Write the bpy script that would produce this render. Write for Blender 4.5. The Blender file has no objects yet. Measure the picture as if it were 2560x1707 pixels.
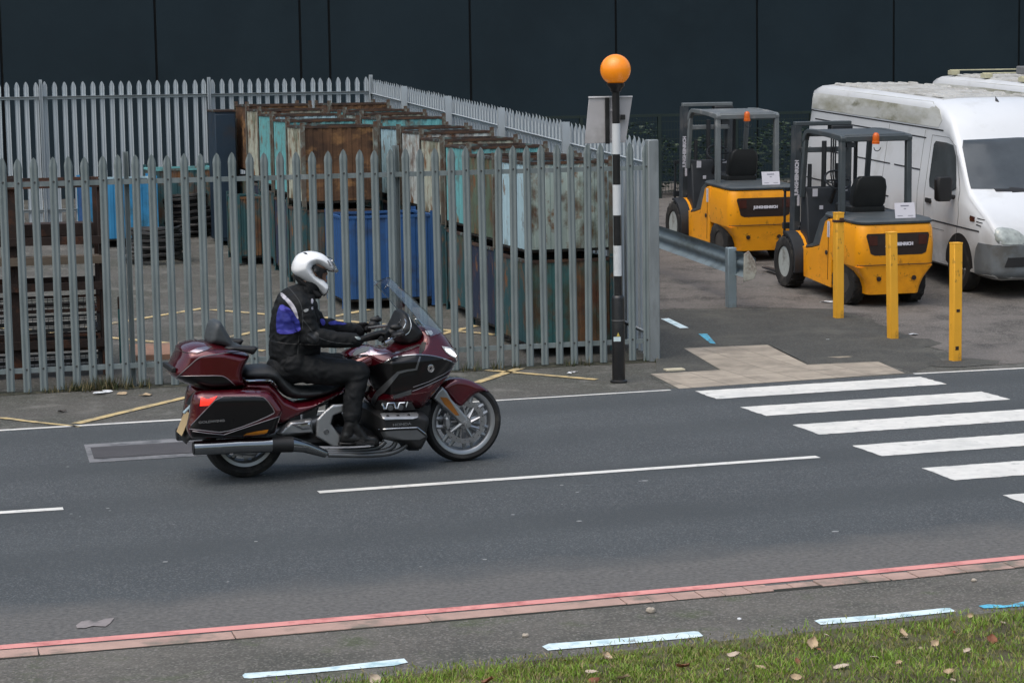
import bpy, math, random
import numpy as np
from mathutils import Vector, Matrix, geometry
from mathutils.bvhtree import BVHTree
R = math.radians
random.seed(11)
sc = bpy.context.scene
COL = sc.collection
# ------------------------------------------------------------------ camera
FPX, PITCH, ROLL, CAMH = 5506.0, 0.11654, -0.01622, 2.973     # focal length in pixels of a 2560 px wide picture
cam_d = bpy.data.cameras.new("camera"); cam = bpy.data.objects.new("camera", cam_d); COL.objects.link(cam)
cam_d.sensor_width = 36; cam_d.lens = FPX / 2560 * 36; cam_d.clip_start = .1; cam_d.clip_end = 600
FW = Vector((0, math.cos(PITCH), -math.sin(PITCH))); RT0 = Vector((1, 0, 0)); UP0 = RT0.cross(FW)
RT = RT0 * math.cos(ROLL) + UP0 * math.sin(ROLL); UP = UP0 * math.cos(ROLL) - RT0 * math.sin(ROLL)
CAM = Vector((0, 0, CAMH))
m3 = Matrix((RT, UP, -FW)).transposed()
cam.matrix_world = Matrix.Translation(CAM) @ m3.to_4x4()
sc.camera = cam
# ------------------------------------------------------------------ overcast late-afternoon light
world = bpy.data.worlds.new("World"); sc.world = world; world.use_nodes = True
wn = world.node_tree.nodes; wl = world.node_tree.links
bgn = wn["Background"]; sky = wn.new("ShaderNodeTexSky")
SUN_EL, SUN_AZ = R(64), R(215)
sky.sky_type = 'NISHITA'; sky.sun_disc = False; sky.sun_elevation = SUN_EL; sky.sun_rotation = SUN_AZ
sky.air_density = 1.6; sky.dust_density = 5.0; sky.ozone_density = 1.6; sky.altitude = 50
wl.new(sky.outputs[0], bgn.inputs[0]); bgn.inputs[1].default_value = .14
sun_d = bpy.data.lights.new("sun", 'SUN'); sun = bpy.data.objects.new("sun", sun_d); COL.objects.link(sun)
sun_d.energy = 1.5; sun_d.angle = R(75); sun_d.color = (.97, .985, 1.0)
sdir = Vector((math.sin(SUN_AZ) * math.cos(SUN_EL), math.cos(SUN_AZ) * math.cos(SUN_EL), math.sin(SUN_EL)))
sun.rotation_euler = sdir.to_track_quat('Z', 'Y').to_euler()
sc.view_settings.view_transform = 'Standard'; sc.view_settings.look = 'None'
sc.view_settings.exposure = 0.16; sc.view_settings.gamma = 1

# ------------------------------------------------------------------ helpers
def ray(px, py):
    return FW + RT * ((px - 1280) / FPX) + UP * ((853.5 - py) / FPX)
FC = Vector((1.51, 23.37, 0)); FA = R(15)                      # corner of the palisade fence, direction of its street side
FU = Vector((math.cos(FA), math.sin(FA), 0)); FV = Vector((-math.sin(FA), math.cos(FA), 0))
def zg(p):                                                     # the yard rises 1 in 20 behind the fence line
    t = (Vector((p[0], p[1], 0)) - FC).dot(FV)
    return .05 * min(max(0, t), 19)
def G(px, py, dz=0.0):                                         # point of the ground seen at a pixel of the photograph
    d = ray(px, py); z = 0
    for i in range(50):
        t = (z + dz - CAMH) / d.z; p = CAM + d * t; z = .5 * z + .5 * zg(p)
    return CAM + d * t
def FP(u, v, z=0):                                             # yard coordinates: u along the fence, v into the yard
    p = FC + FU * u + FV * v; p.z = zg(p) + z; return p
def yardz(): return Matrix.Rotation(FA, 4, 'Z')
YSLOPE = math.atan(.05)

def tag(o, label=None, cat=None, group=None, kind=None):
    if label: o["label"] = label
    if cat: o["category"] = cat
    if group: o["group"] = group
    if kind: o["kind"] = kind
    return o
def thing(name, label, cat, M=None, group=None):
    o = bpy.data.objects.new(name, None); COL.objects.link(o); o.empty_display_size = .2
    if M is not None: o.matrix_world = M if isinstance(M, Matrix) else Matrix.Translation(M)
    return tag(o, label, cat, group)
def copy_thing(o, M, label=None, group=None):
    c = o.copy(); COL.objects.link(c); c.matrix_world = M
    if label: c["label"] = label
    if group: c["group"] = group
    def rec(a, b):
        for ch in kids.get(a.name, []):
            k = ch.copy(); COL.objects.link(k); k.parent = b; kids.setdefault(b.name, []).append(k); rec(ch, k)
    rec(o, c)
    return c
kids = {}

MATS = {}
def mat(name, col=(.5, .5, .5), rough=.5, metal=0, var=.12, vs=6, bump=0, bs=60, coat=0, dirt=None, da=.5, ds=3, st=(1, 1, 1),
        rv=.08, emit=None, es=1, spec=.5, trans=0, alpha=1, extra=None):
    if name in MATS: return MATS[name]
    m = bpy.data.materials.new(name); m.use_nodes = True; MATS[name] = m
    n = m.node_tree.nodes; l = m.node_tree.links; b = n["Principled BSDF"]
    b.inputs["Metallic"].default_value = metal; b.inputs["Roughness"].default_value = rough
    b.inputs["Specular IOR Level"].default_value = spec
    b.inputs["Coat Weight"].default_value = coat; b.inputs["Coat Roughness"].default_value = .04
    b.inputs["Transmission Weight"].default_value = trans; b.inputs["Alpha"].default_value = alpha
    tc = n.new("ShaderNodeTexCoord"); mp = n.new("ShaderNodeMapping"); l.new(tc.outputs["Object"], mp.inputs[0])
    mp.inputs["Scale"].default_value = st
    def noise(s, det=6, rgh=.6):
        t = n.new("ShaderNodeTexNoise"); t.inputs["Scale"].default_value = s; t.inputs["Detail"].default_value = det
        t.inputs["Roughness"].default_value = rgh; l.new(mp.outputs[0], t.inputs[0]); return t.outputs[0]
    def ramp(f, a, b_):
        r = n.new("ShaderNodeMapRange"); r.inputs[1].default_value = a; r.inputs[2].default_value = b_; l.new(f, r.inputs[0]); return r.outputs[0]
    def mix(f, a, b_):
        x = n.new("ShaderNodeMix"); x.data_type = 'RGBA'
        if hasattr(f, "links"): l.new(f, x.inputs[0])
        else: x.inputs[0].default_value = f
        for s, v in ((6, a), (7, b_)):
            if hasattr(v, "links"): l.new(v, x.inputs[s])
            else: x.inputs[s].default_value = (*v, 1)
        return x.outputs[2]
    nz = noise(vs); f = ramp(nz, .3, .7)
    c = mix(f, tuple(max(0, x * (1 - var)) for x in col), tuple(min(1, x * (1 + var)) for x in col))
    if dirt is not None:
        for k, (dc, a, s) in enumerate(dirt if isinstance(dirt, list) else [(dirt, da, ds)]):
            g = ramp(noise(s + .13 * k, 8, .65), .62 - a * .35, .72 - a * .2)
            c = mix(g, c, dc)
    env = dict(n=n, l=l, noise=noise, ramp=ramp, mix=mix, tc=tc, b=b, mp=mp)
    if extra: c = extra(c, env) or c
    l.new(c, b.inputs["Base Color"])
    r = n.new("ShaderNodeMapRange"); r.inputs[3].default_value = max(0, rough - rv); r.inputs[4].default_value = min(1, rough + rv)
    l.new(nz, r.inputs[0]); l.new(r.outputs[0], b.inputs["Roughness"])
    if bump:
        bp = n.new("ShaderNodeBump"); bp.inputs["Strength"].default_value = bump; bp.inputs["Distance"].default_value = .01
        l.new(noise(bs, 4), bp.inputs["Height"]); l.new(bp.outputs[0], b.inputs["Normal"])
    if emit:
        b.inputs["Emission Color"].default_value = (*emit, 1); b.inputs["Emission Strength"].default_value = es
    return m
def glass(name, col, tr=.8, rough=.03, k=1):
    if name in MATS: return MATS[name]
    m = bpy.data.materials.new(name); m.use_nodes = True; MATS[name] = m
    n = m.node_tree.nodes; l = m.node_tree.links; n.remove(n["Principled BSDF"])
    t = n.new("ShaderNodeBsdfTransparent"); t.inputs[0].default_value = (*col, 1)
    g = n.new("ShaderNodeBsdfGlossy"); g.inputs["Roughness"].default_value = rough
    f = n.new("ShaderNodeFresnel"); f.inputs[0].default_value = 1.5
    mr = n.new("ShaderNodeMapRange"); mr.inputs[3].default_value = 1 - tr; mr.inputs[4].default_value = k; l.new(f.outputs[0], mr.inputs[0])
    mx = n.new("ShaderNodeMixShader"); l.new(mr.outputs[0], mx.inputs[0]); l.new(t.outputs[0], mx.inputs[1]); l.new(g.outputs[0], mx.inputs[2])
    l.new(mx.outputs[0], n["Material Output"].inputs[0]); return m

class MB:
    """collects pieces of one part and links them as one mesh object"""
    def __init__(s): s.v = []; s.f = []; s.mi = []
    def add(s, vs, fs, M=None, mi=0):
        k = len(s.v)
        s.v += [tuple(M @ Vector(p)) if M is not None else tuple(p) for p in vs]
        s.f += [tuple(i + k for i in f) for f in fs]; s.mi += [mi] * len(fs); return s
    def box(s, a, b, M=None, mi=0):
        x0, y0, z0 = (min(a[i], b[i]) for i in range(3)); x1, y1, z1 = (max(a[i], b[i]) for i in range(3))
        return s.add([(x0, y0, z0), (x1, y0, z0), (x1, y1, z0), (x0, y1, z0), (x0, y0, z1), (x1, y0, z1), (x1, y1, z1), (x0, y1, z1)],
                     [(0, 3, 2, 1), (4, 5, 6, 7), (0, 1, 5, 4), (1, 2, 6, 5), (2, 3, 7, 6), (3, 0, 4, 7)], M, mi)
    def prism(s, poly, a, b, ax='y', M=None, mi=0):
        """polygon (two coordinates) extruded along an axis from a to b"""
        n = len(poly)
        area = sum(poly[i][0] * poly[(i + 1) % n][1] - poly[(i + 1) % n][0] * poly[i][1] for i in range(n))
        if area < 0: poly = poly[::-1]
        mk = {'y': lambda p, t: (p[0], t, p[1]), 'z': lambda p, t: (p[0], p[1], t), 'x': lambda p, t: (t, p[0], p[1])}[ax]
        vs = [mk(p, a) for p in poly] + [mk(p, b) for p in poly]
        flip = (a > b) ^ (ax == 'y')
        fs = [tuple(range(n))[::-1], tuple(range(n, 2 * n))] + [(i, (i + 1) % n, (i + 1) % n + n, i + n) for i in range(n)]
        if flip: fs = [f[::-1] for f in fs]
        return s.add(vs, fs, M, mi)
    def tube(s, pts, r, seg=8, caps=True, M=None, mi=0, sq=None):
        pts = [Vector(p) for p in pts]; n = len(pts); rs = r if isinstance(r, (list, tuple)) else [r] * n
        vs = []; fs = []; prev = None
        for i, p in enumerate(pts):
            d = (pts[min(i + 1, n - 1)] - pts[max(i - 1, 0)]).normalized()
            if prev is None:
                u = d.cross(Vector((0, 0, 1)) if abs(d.z) < .9 else Vector((1, 0, 0))).normalized()
            else:
                u = (prev - d * prev.dot(d)).normalized()
            prev = u; w = d.cross(u)
            for k in range(seg):
                a = 2 * math.pi * k / seg
                vs.append(p + u * (math.cos(a) * rs[i]) + w * (math.sin(a) * rs[i] * (sq or 1)))
        for i in range(n - 1):
            for k in range(seg):
                a = i * seg + k; b = i * seg + (k + 1) % seg
                fs.append((a, b, b + seg, a + seg))
        if caps: fs += [tuple(range(seg))[::-1], tuple(range((n - 1) * seg, n * seg))]
        return s.add(vs, fs, M, mi)
    def lathe(s, prof, seg=24, M=None, mi=0, closed=False):
        """profile of (radius, height) turned about z"""
        n = len(prof); vs = [(r * math.cos(2 * math.pi * k / seg), r * math.sin(2 * math.pi * k / seg), z) for r, z in prof for k in range(seg)]
        fs = []
        for i in range(n if closed else n - 1):
            j = (i + 1) % n
            for k in range(seg):
                k2 = (k + 1) % seg
                fs.append((i * seg + k, i * seg + k2, j * seg + k2, j * seg + k))
        if not closed:
            fs += [tuple(range(seg))[::-1], tuple(range((n - 1) * seg, n * seg))]
        return s.add(vs, fs, M, mi)
    def ball(s, c, r, seg=16, rings=10, M=None, mi=0):
        r = (r, r, r) if not isinstance(r, (tuple, list)) else r
        vs = [(c[0], c[1], c[2] - r[2])]; fs = []
        for i in range(1, rings):
            t = -math.pi / 2 + math.pi * i / rings
            for k in range(seg):
                a = 2 * math.pi * k / seg
                vs.append((c[0] + r[0] * math.cos(t) * math.cos(a), c[1] + r[1] * math.cos(t) * math.sin(a), c[2] + r[2] * math.sin(t)))
        vs.append((c[0], c[1], c[2] + r[2])); L = len(vs) - 1
        for k in range(seg):
            fs.append((0, 1 + (k + 1) % seg, 1 + k)); fs.append((L, L - seg + k, L - seg + (k + 1) % seg))
        for i in range(rings - 2):
            for k in range(seg):
                a = 1 + i * seg + k; b = 1 + i * seg + (k + 1) % seg
                fs.append((a, b, b + seg, a + seg))
        return s.add(vs, fs, M, mi)
    def mesh(s, name):
        me = bpy.data.meshes.new(name); me.from_pydata(s.v, [], s.f); me.update(); return me
    def build(s, name, mats, parent=None, smooth=35, bevel=0, bseg=2, M=None, sub=0):
        me = s.mesh(name)
        for m in (mats if isinstance(mats, (list, tuple)) else [mats]): me.materials.append(m)
        if any(s.mi): me.polygons.foreach_set("material_index", s.mi)
        if smooth:
            me.polygons.foreach_set("use_smooth", [True] * len(me.polygons)); me.set_sharp_from_angle(angle=R(smooth))
        o = bpy.data.objects.new(name, me); COL.objects.link(o)
        if M is not None: o.matrix_world = M
        if parent is not None: o.parent = parent; kids.setdefault(parent.name, []).append(o)
        if bevel:
            b = o.modifiers.new("bevel", 'BEVEL'); b.width = bevel; b.segments = bseg; b.limit_method = 'ANGLE'; b.angle_limit = R(40); b.harden_normals = False
        if sub:
            b = o.modifiers.new("subdivision", 'SUBSURF'); b.levels = sub; b.render_levels = sub
        return o
def share(o, name, parent, M):
    """another part with the same mesh"""
    c = o.copy(); COL.objects.link(c); c.name = name; c.parent = parent; c.matrix_local = M; kids.setdefault(parent.name, []).append(c); return c
def rotz(a): return Matrix.Rotation(a, 4, 'Z')
def rotx(a): return Matrix.Rotation(a, 4, 'X')
def roty(a): return Matrix.Rotation(a, 4, 'Y')
def T(*a): return Matrix.Translation(Vector(a) if len(a) == 3 else a[0])
def text_mesh(txt, size, depth=.002, bold=0, shear=0):
    cu = bpy.data.curves.new("lettering", 'FONT'); cu.body = txt; cu.size = size; cu.extrude = depth; cu.offset = bold; cu.shear = shear
    cu.align_x = 'CENTER'; cu.align_y = 'CENTER'; cu.resolution_u = 3
    o = bpy.data.objects.new("lettering", cu); COL.objects.link(o)
    me = bpy.data.meshes.new_from_object(o.evaluated_get(bpy.context.evaluated_depsgraph_get()))
    bpy.data.objects.remove(o); bpy.data.curves.remove(cu)
    vs = [tuple(v.co) for v in me.vertices]; fs = [tuple(p.vertices) for p in me.polygons]; bpy.data.meshes.remove(me)
    return vs, fs
def sheet(name, pts, z, m, kind="structure", res=None):
    """a flat sheet with the given outline (world points) laid at height z above the ground"""
    vs = [(p.x, p.y, zg(p) + z) for p in pts]
    mb = MB().add(vs, [tuple(range(len(vs)))])
    me_o = mb.build(name, m, smooth=0)
    if me_o.data.polygons[0].normal.z < 0: me_o.data.flip_normals()
    return tag(me_o, kind=kind)
# ------------------------------------------------------------------ the setting
RA = .303                                                       # direction of the road
RD = Vector((math.cos(RA), math.sin(RA), 0)); RN = Vector((-math.sin(RA), math.cos(RA), 0))
def RP(s, n, z=0): p = RD * s + RN * n; p.z = z; return p
def asphalt_fx(scale, lo, hi, wear=None):
    def fx(c, e):
        v = e['n'].new("ShaderNodeTexVoronoi"); v.inputs["Scale"].default_value = scale; e['l'].new(e['tc'].outputs["Object"], v.inputs[0])
        c = e['mix'](e['ramp'](v.outputs["Color"], .55, 1.0), c, hi)
        c = e['mix'](e['ramp'](e['noise'](scale * .6, 2), .58, .75), c, lo)
        return c
    return fx
m_pave = mat("worn_tarmac", (.074, .070, .061), .9, var=.25, vs=1.3, bump=.5, bs=90, dirt=[((.05, .052, .04), .55, .7), ((.14, .135, .12), .25, 2.2)], extra=asphalt_fx(70, (.05, .05, .047), (.15, .15, .14)))
# ground: one sheet to the horizon, rising behind the fence line
g = MB(); us = [-180, -60, -20, -10, -5, 0, 5, 10, 20, 60, 180]; vsl = [-60, -10, -5, -2, -.6, 0, 2, 5, 8, 12, 15, 19, 40, 120, 300]
vv = []
for v in vsl:
    for u in us:
        p = FC + FU * u + FV * v; vv.append((p.x, p.y, zg(p)))
nu = len(us)
g.add(vv, [(j * nu + i, j * nu + i + 1, (j + 1) * nu + i + 1, (j + 1) * nu + i) for j in range(len(vsl) - 1) for i in range(nu - 1)])
tag(g.build("ground", m_pave, smooth=0), kind="structure")
# road: local x along, y across; older, paler surfacing shows beside the near kerb
def road_fx(c, e):
    c = asphalt_fx(95, (.048, .054, .058), (.13, .137, .142))(c, e)
    sx = e['n'].new("ShaderNodeSeparateXYZ"); e['l'].new(e['tc'].outputs["Object"], sx.inputs[0])
    a = e['n'].new("ShaderNodeMath"); a.operation = 'MULTIPLY_ADD'; e['l'].new(e['noise'](1.6, 5), a.inputs[0]); a.inputs[1].default_value = .9; e['l'].new(sx.outputs[1], a.inputs[2])
    old = e['mix'](e['ramp'](e['noise'](32, 5), .3, .7), (.075, .073, .07), (.15, .146, .138))
    tw = e['n'].new('ShaderNodeMath'); tw.operation = 'SINE'; tm = e['n'].new('ShaderNodeMath'); tm.operation = 'MULTIPLY'; e['l'].new(sx.outputs[1], tm.inputs[0]); tm.inputs[1].default_value = 3.7; e['l'].new(tm.outputs[0], tw.inputs[0])
    tq = e['n'].new('ShaderNodeMath'); tq.operation = 'MULTIPLY'; e['l'].new(e['ramp'](tw.outputs[0], -.2, .9), tq.inputs[0]); e['l'].new(e['ramp'](e['noise'](.5, 6), .25, .7), tq.inputs[1])
    c = e['mix'](tq.outputs[0], c, (.050, .0565, .059))
    c = e['mix'](e['ramp'](e['noise'](2.3, 8, .75), .60, .72), c, (.052, .056, .058))
    c = e['mix'](e['ramp'](a.outputs[0], 13.4, 12.9), c, old)
    return c
m_road = mat("road_tarmac", (.056, .063, .066), .82, var=.13, vs=.8, bump=.45, bs=120, extra=road_fx, spec=.4)
rd = MB(); N0, N1 = 11.72, 19.78
rd.add([(-90, N0, .004), (90, N0, .004), (90, N1, .004), (-90, N1, .004)], [(0, 1, 2, 3)])
tag(rd.build("road", m_road, smooth=0, M=rotz(RA)), kind="structure")
m_white = mat("road_paint_white", (.66, .65, .61), .7, var=.08, vs=9, dirt=[((.40, .40, .38), .16, 8), ((.55, .55, .52), .3, 1.2)], bump=.3, bs=120)
m_yellow = mat("road_paint_yellow", (.56, .43, .21), .75, var=.15, vs=8, dirt=[((.16, .15, .12), .42, 8)], bump=.3, bs=120)
m_red = mat("road_paint_red", (.64, .27, .245), .75, var=.12, vs=5, dirt=[((.42, .13, .12), .3, 4)])
m_blue = mat("spray_paint_blue", (.64, .76, .79), .75, var=.10, vs=9, dirt=[((.36, .52, .56), .35, 7), ((.2, .22, .22), .12, 15)])
m_bluev = mat("spray_paint_bright_blue", (.10, .44, .62), .75, var=.2, vs=9, dirt=[((.09, .09, .085), .4, 14)])
def quadpx(name, px, m, z=.008):
    return sheet(name, [G(*p) for p in px], z, m)
def stripepx(name, a, b, w, m, z=.008, ragged=0):
    """painted line between two pixels, w metres wide"""
    A, B = G(*a), G(*b); d = (B - A); d.z = 0; L = d.length; d.normalize(); n = Vector((-d.y, d.x, 0)) * (w / 2)
    k = max(2, int(L / .35)); l1 = []; l2 = []
    for i in range(k + 1):
        p = A + d * (L * i / k); j = lambda: 1 + random.uniform(-ragged, ragged)
        l1.append(p - n * j()); l2.append(p + n * j())
    mb = MB(); vs = []
    for a_, b_ in zip(l1, l2): vs += [(a_.x, a_.y, zg(a_) + z), (b_.x, b_.y, zg(b_) + z)]
    mb.add(vs, [(2 * i, 2 * i + 2, 2 * i + 3, 2 * i + 1) for i in range(k)])
    return tag(mb.build(name, m, smooth=0), kind="structure")
# zebra crossing: every stripe has the photograph's four corners on the ground
zebra = [((1737.8, 979.5), (1790.6, 999), (2367.6, 961.9), (2301, 943.5)), ((1850.4, 1019.4), (1915.8, 1041.3), (2526, 1000.2), (2453.6, 980.3))]
fl = [(1981, 1063.6), (2130.9, 1115.6), (2303.8, 1172.3), (2506.4, 1239.6)]; nl = [(2047.6, 1088), (2205, 1141.8), (2387.9, 1202.5), (2606, 1276)]
def worn(name, P, z, m):
    q = []
    for i in range(len(P)):
        a, b = P[i], P[(i + 1) % len(P)]; k = max(2, int((b - a).length / .06))
        for j in range(k): p = a.lerp(b, j / k); q.append(p + Vector((random.uniform(-1, 1), random.uniform(-1, 1), 0)) * (.009 if j else 0))
    return sheet(name, q, z, m)
for z_ in zebra: worn("zebra_stripe", [G(*p) for p in z_], .008, m_white)
for a, b in zip(fl, nl):
    A, B = G(*a), G(*b); worn("zebra_stripe", [A, B, B + RD * 2.75, A + RD * 2.75], .008, m_white)
# lines along the road
stripepx("road_edge_line", (-300, 1095), (453, 1050.5), .075, m_white, ragged=.12)
stripepx("road_edge_line", (453, 1050.5), (1676, 976.3), .06, m_white, ragged=.2)
stripepx("road_edge_line", (2285, 936), (2900, 904), .07, m_white, ragged=.15)
stripepx("centre_line", (-400, 1309), (158, 1273), .10, m_white, ragged=.05)
stripepx("centre_line", (796, 1232), (2045, 1143.5), .10, m_white, ragged=.05)
# red line, kerb stones, footpath and verge on the near side
redpx = [(-1600, 1745), (-500, 1657), (0, 1620), (450, 1583), (900, 1545), (1350, 1506), (1800, 1466), (2180, 1431), (2560, 1394), (3000, 1352), (4300, 1226)]
RG = [G(*p) for p in redpx]
def band(name, off0, off1, z0, z1, m, step=None, kind="structure", jit=0):
    """strip that follows the near kerb line between two offsets towards the camera"""
    mb = MB(); vs = []
    pts = []
    for i in range(len(RG) - 1):
        for k in range(8): pts.append(RG[i].lerp(RG[i + 1], k / 8))
    pts.append(RG[-1])
    for i, p in enumerate(pts):
        q = pts[min(i + 1, len(pts) - 1)] - pts[max(i - 1, 0)]; n = Vector((q.y, -q.x, 0)).normalized()
        a = p + n * off0; b = p + n * (off1 + random.uniform(-jit, jit)); vs += [(a.x, a.y, z0), (b.x, b.y, z1)]
    mb.add(vs, [(2 * i, 2 * i + 1, 2 * i + 3, 2 * i + 2) for i in range(len(pts) - 1)])
    return mb, pts
def kerb_at(px, off):
    i = max(0, min(len(RG) - 2, sum(px > r[0] for r in redpx) - 1)); t = (px - redpx[i][0]) / (redpx[i + 1][0] - redpx[i][0])
    q = RG[i + 1] - RG[i]; return RG[i] + q * t + Vector((q.y, -q.x, 0)).normalized() * off
mb, _ = band("r", -.045, .052, .008, .008, m_red); tag(mb.build("red_line", m_red, smooth=0), kind="structure")
m_kerb = mat("kerb_stone", (.40, .265, .22), .85, var=.15, vs=5, bump=.4, bs=60, dirt=[((.17, .15, .12), .35, 3)])
kb = MB()
px = -1350; idx = 0
while px < 4280:
    w = 480 if px < 1500 else random.choice((55, 60, 64)); w = min(w, 4280 - px)
    A = kerb_at(px + 1.2, .098); B = kerb_at(px + w - 1.2, .098); q = (B - A).normalized(); n = Vector((q.y, -q.x, 0)) * random.uniform(.135, .15)
    h = .013 + random.uniform(-.002, .002) - (.007 if 1900 < px + w / 2 < 1985 else 0)
    A2, B2 = A + n, B + n
    kb.add([(A.x, A.y, 0), (B.x, B.y, 0), (B2.x, B2.y, 0), (A2.x, A2.y, 0), (A.x, A.y, h), (B.x, B.y, h), (B2.x, B2.y, h - .004), (A2.x, A2.y, h - .004)],
           [(4, 7, 6, 5), (0, 4, 5, 1), (3, 2, 6, 7), (0, 3, 7, 4), (1, 5, 6, 2)])
    px += w
mb, _ = band("j", .205, .262, .006, .006, None); tag(mb.build("kerb_shadow_strip", mat("painted_kerb_shadow", (.018, .018, .012), .95, var=.4, vs=9), smooth=0), kind="structure")  # dark strip paints the shade along the near side of the kerb
tag(kb.build("kerb", m_kerb, smooth=0, bevel=.008), kind="structure")
m_path = mat("footpath_tarmac", (.105, .098, .085), .92, var=.2, vs=1.7, bump=.7, bs=80, dirt=[((.06, .06, .05), .4, 1.1), ((.075, .085, .05), .2, 2.5)], extra=asphalt_fx(80, (.05, .05, .045), (.2, .19, .17)))
mb, _ = band("f", .25, 6, .004, .044, m_path, jit=0); tag(mb.build("footpath", m_path, smooth=0), kind="structure")
def onpath(px_, py_, z=.02): return CAM + ray(px_, py_) * ((z - CAMH) / ray(px_, py_).z)
def pathz(p):                                                    # height of the sloping footpath at a point
    best = min(range(len(RG) - 1), key=lambda i: abs((RG[i] + RG[i + 1]).x / 2 - p.x)); q = RG[best + 1] - RG[best]; n = Vector((q.y, -q.x, 0)).normalized()
    return .004 + .04 * max(0, min(1, ((p - RG[best]).dot(n) - .245) / 5.755))
def dash(px, m, z=.005):
    vs = []
    for a in px: p = onpath(*a); vs.append((p.x, p.y, pathz(p) + z))
    o = MB().add(vs, [tuple(range(len(vs)))]).build("painted_dash", m, smooth=0)
    if o.data.polygons[0].normal.z < 0: o.data.flip_normals()
    tag(o, kind="structure")
dash([(606, 1684), (612, 1679), (800, 1666), (990, 1644), (1010, 1642), (1020, 1652), (985, 1660), (812, 1675), (625, 1692), (610, 1691)], m_blue)
dash([(1355, 1612), (1372, 1605), (1560, 1591), (1735, 1574), (1746, 1575), (1758, 1586), (1740, 1590), (1560, 1606), (1370, 1622)], m_blue)
dash([(2036, 1548), (2050, 1544), (2200, 1533), (2362, 1516), (2374, 1516), (2390, 1525), (2200, 1546), (2052, 1558)], m_blue)
dash([(2446, 1511), (2470, 1507), (2520, 1510), (2560, 1500), (2640, 1492), (2650, 1500), (2560, 1512), (2500, 1516), (2460, 1517)], m_bluev)
# marks on the far pavement and in the yard
for a, b, w in [((190, 1060), (500, 986), .10), ((500, 986), (1195, 957), 0), ((1190, 958), (1302, 921), .10), ((1216, 926), (1491, 950), .09), ((0, 1045), (95, 1057), .07), ((95, 1057), (200, 1068), .05)]:
    if w: stripepx("yellow_line", a, b, w, m_yellow, ragged=.1)
for a, b in [((-60, 866), (506, 772)), ((527, 775), (958, 812)), ((958, 812), (1240, 838)), ((-60, 814), (446, 861)), ((446, 861), (660, 878)), ((540, 850), (921, 775)), ((1095, 838), (1190, 815))]:
    stripepx("yellow_line", a, b, .09, m_yellow, ragged=.12)
quadpx("blue_mark", [(1652, 798), (1672, 797), (1722, 821), (1700, 822)], m_blue); quadpx("blue_mark", [(1746, 836), (1768, 836), (1790, 861), (1775, 859)], m_bluev)
m_tac = mat("tactile_paving", (.27, .225, .17), .85, var=.16, vs=4, bump=.6, bs=25, dirt=[((.17, .15, .12), .4, 2.5)])
def tac_fx(c, e):
    br = e['n'].new("ShaderNodeTexBrick"); br.inputs["Scale"].default_value = 1.0
    br.inputs["Brick Width"].default_value = .4; br.inputs["Row Height"].default_value = .4; br.inputs["Mortar Size"].default_value = .012; br.offset = 0
    br.inputs["Color1"].default_value = (1, 1, 1, 1); br.inputs["Color2"].default_value = (.82, .82, .82, 1); br.inputs["Mortar"].default_value = (.68, .68, .68, 1)
    e['l'].new(e['tc'].outputs["Object"], br.inputs[0])
    x = e['n'].new("ShaderNodeMix"); x.data_type = 'RGBA'; x.blend_type = 'MULTIPLY'; x.inputs[0].default_value = 1
    e['l'].new(c, x.inputs[6]); e['l'].new(br.outputs[0], x.inputs[7]); return x.outputs[2]
m_tac = mat("tactile_slabs", (.37, .32, .255), .85, var=.16, vs=4, bump=.6, bs=25, dirt=[((.26, .225, .18), .4, 2.5)], extra=tac_fx)
def localsheet(name, px, z, m):
    Mi = rotz(-RA); vs = []
    for p in px: q = G(*p); q.z = zg(q) + z; vs.append(tuple(Mi @ q))
    o = MB().add(vs, [tuple(range(len(vs)))]).build(name, m, smooth=0, M=rotz(RA))
    if o.data.polygons[0].normal.z < 0: o.data.flip_normals()
    return tag(o, kind="structure")
localsheet("tactile_paving", [(1710, 872), (1918, 863), (2018, 913), (2195, 905), (2262, 934), (1698, 973), (1626, 936), (1802, 926)], .007, m_tac)
localsheet("tactile_edging", [(1622, 938), (1626, 936), (1698, 973), (2262, 934), (2285, 940), (1690, 980)], .0035, m_pave)
m_ring = mat("old_manhole_surround", (.34, .285, .215), .9, var=.2, vs=7, dirt=[((.17, .145, .11), .4, 3)])
localsheet("manhole_cover", [(2045, 880), (2070, 876), (2115, 877), (2150, 889), (2140, 893), (2100, 897), (2070, 895)], .012, m_ring)
m_patch = mat("dark_tarmac_patch", (.05, .05, .044), .9, var=.25, vs=3, bump=.5, bs=80, dirt=[((.085, .083, .07), .3, 1.2)], extra=asphalt_fx(70, (.03, .03, .03), (.1, .1, .09)))
localsheet("pavement_patch", [(1640, 778), (2000, 772), (2098, 760), (2150, 790), (2290, 850), (2360, 905), (2280, 931), (2195, 903), (2020, 910), (1920, 860), (1705, 868), (1800, 924), (1640, 932)], .0025, m_patch)
def uvof(px, py): q = G(px, py) - FC; return (q.dot(FV), q.dot(FU))
bl = sorted([uvof(*p) for p in ((2060, 765), (2150, 790), (2290, 850), (2360, 880), (2430, 915))]) + [(3.6, .14), (19, .14)]
yv = MB(); vs = []; rows = [bl[0][0], -.9, -.4, 0, .6, 1.2, 1.8, 2.4, 2.9, 3.3, 3.6, 6, 9, 12, 15, 19]
for v in rows:
    ul = float(np.interp(v, [b[0] for b in bl], [b[1] for b in bl])) + random.uniform(-.05, .05)
    for u in (ul, 8, 30): p = FC + FU * max(u, ul) + FV * v; vs.append((p.x, p.y, zg(p) + .0035))
yv.add(vs, [(i * 3 + k, i * 3 + k + 1, i * 3 + k + 4, i * 3 + k + 3) for i in range(len(rows) - 1) for k in range(2)])
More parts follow.
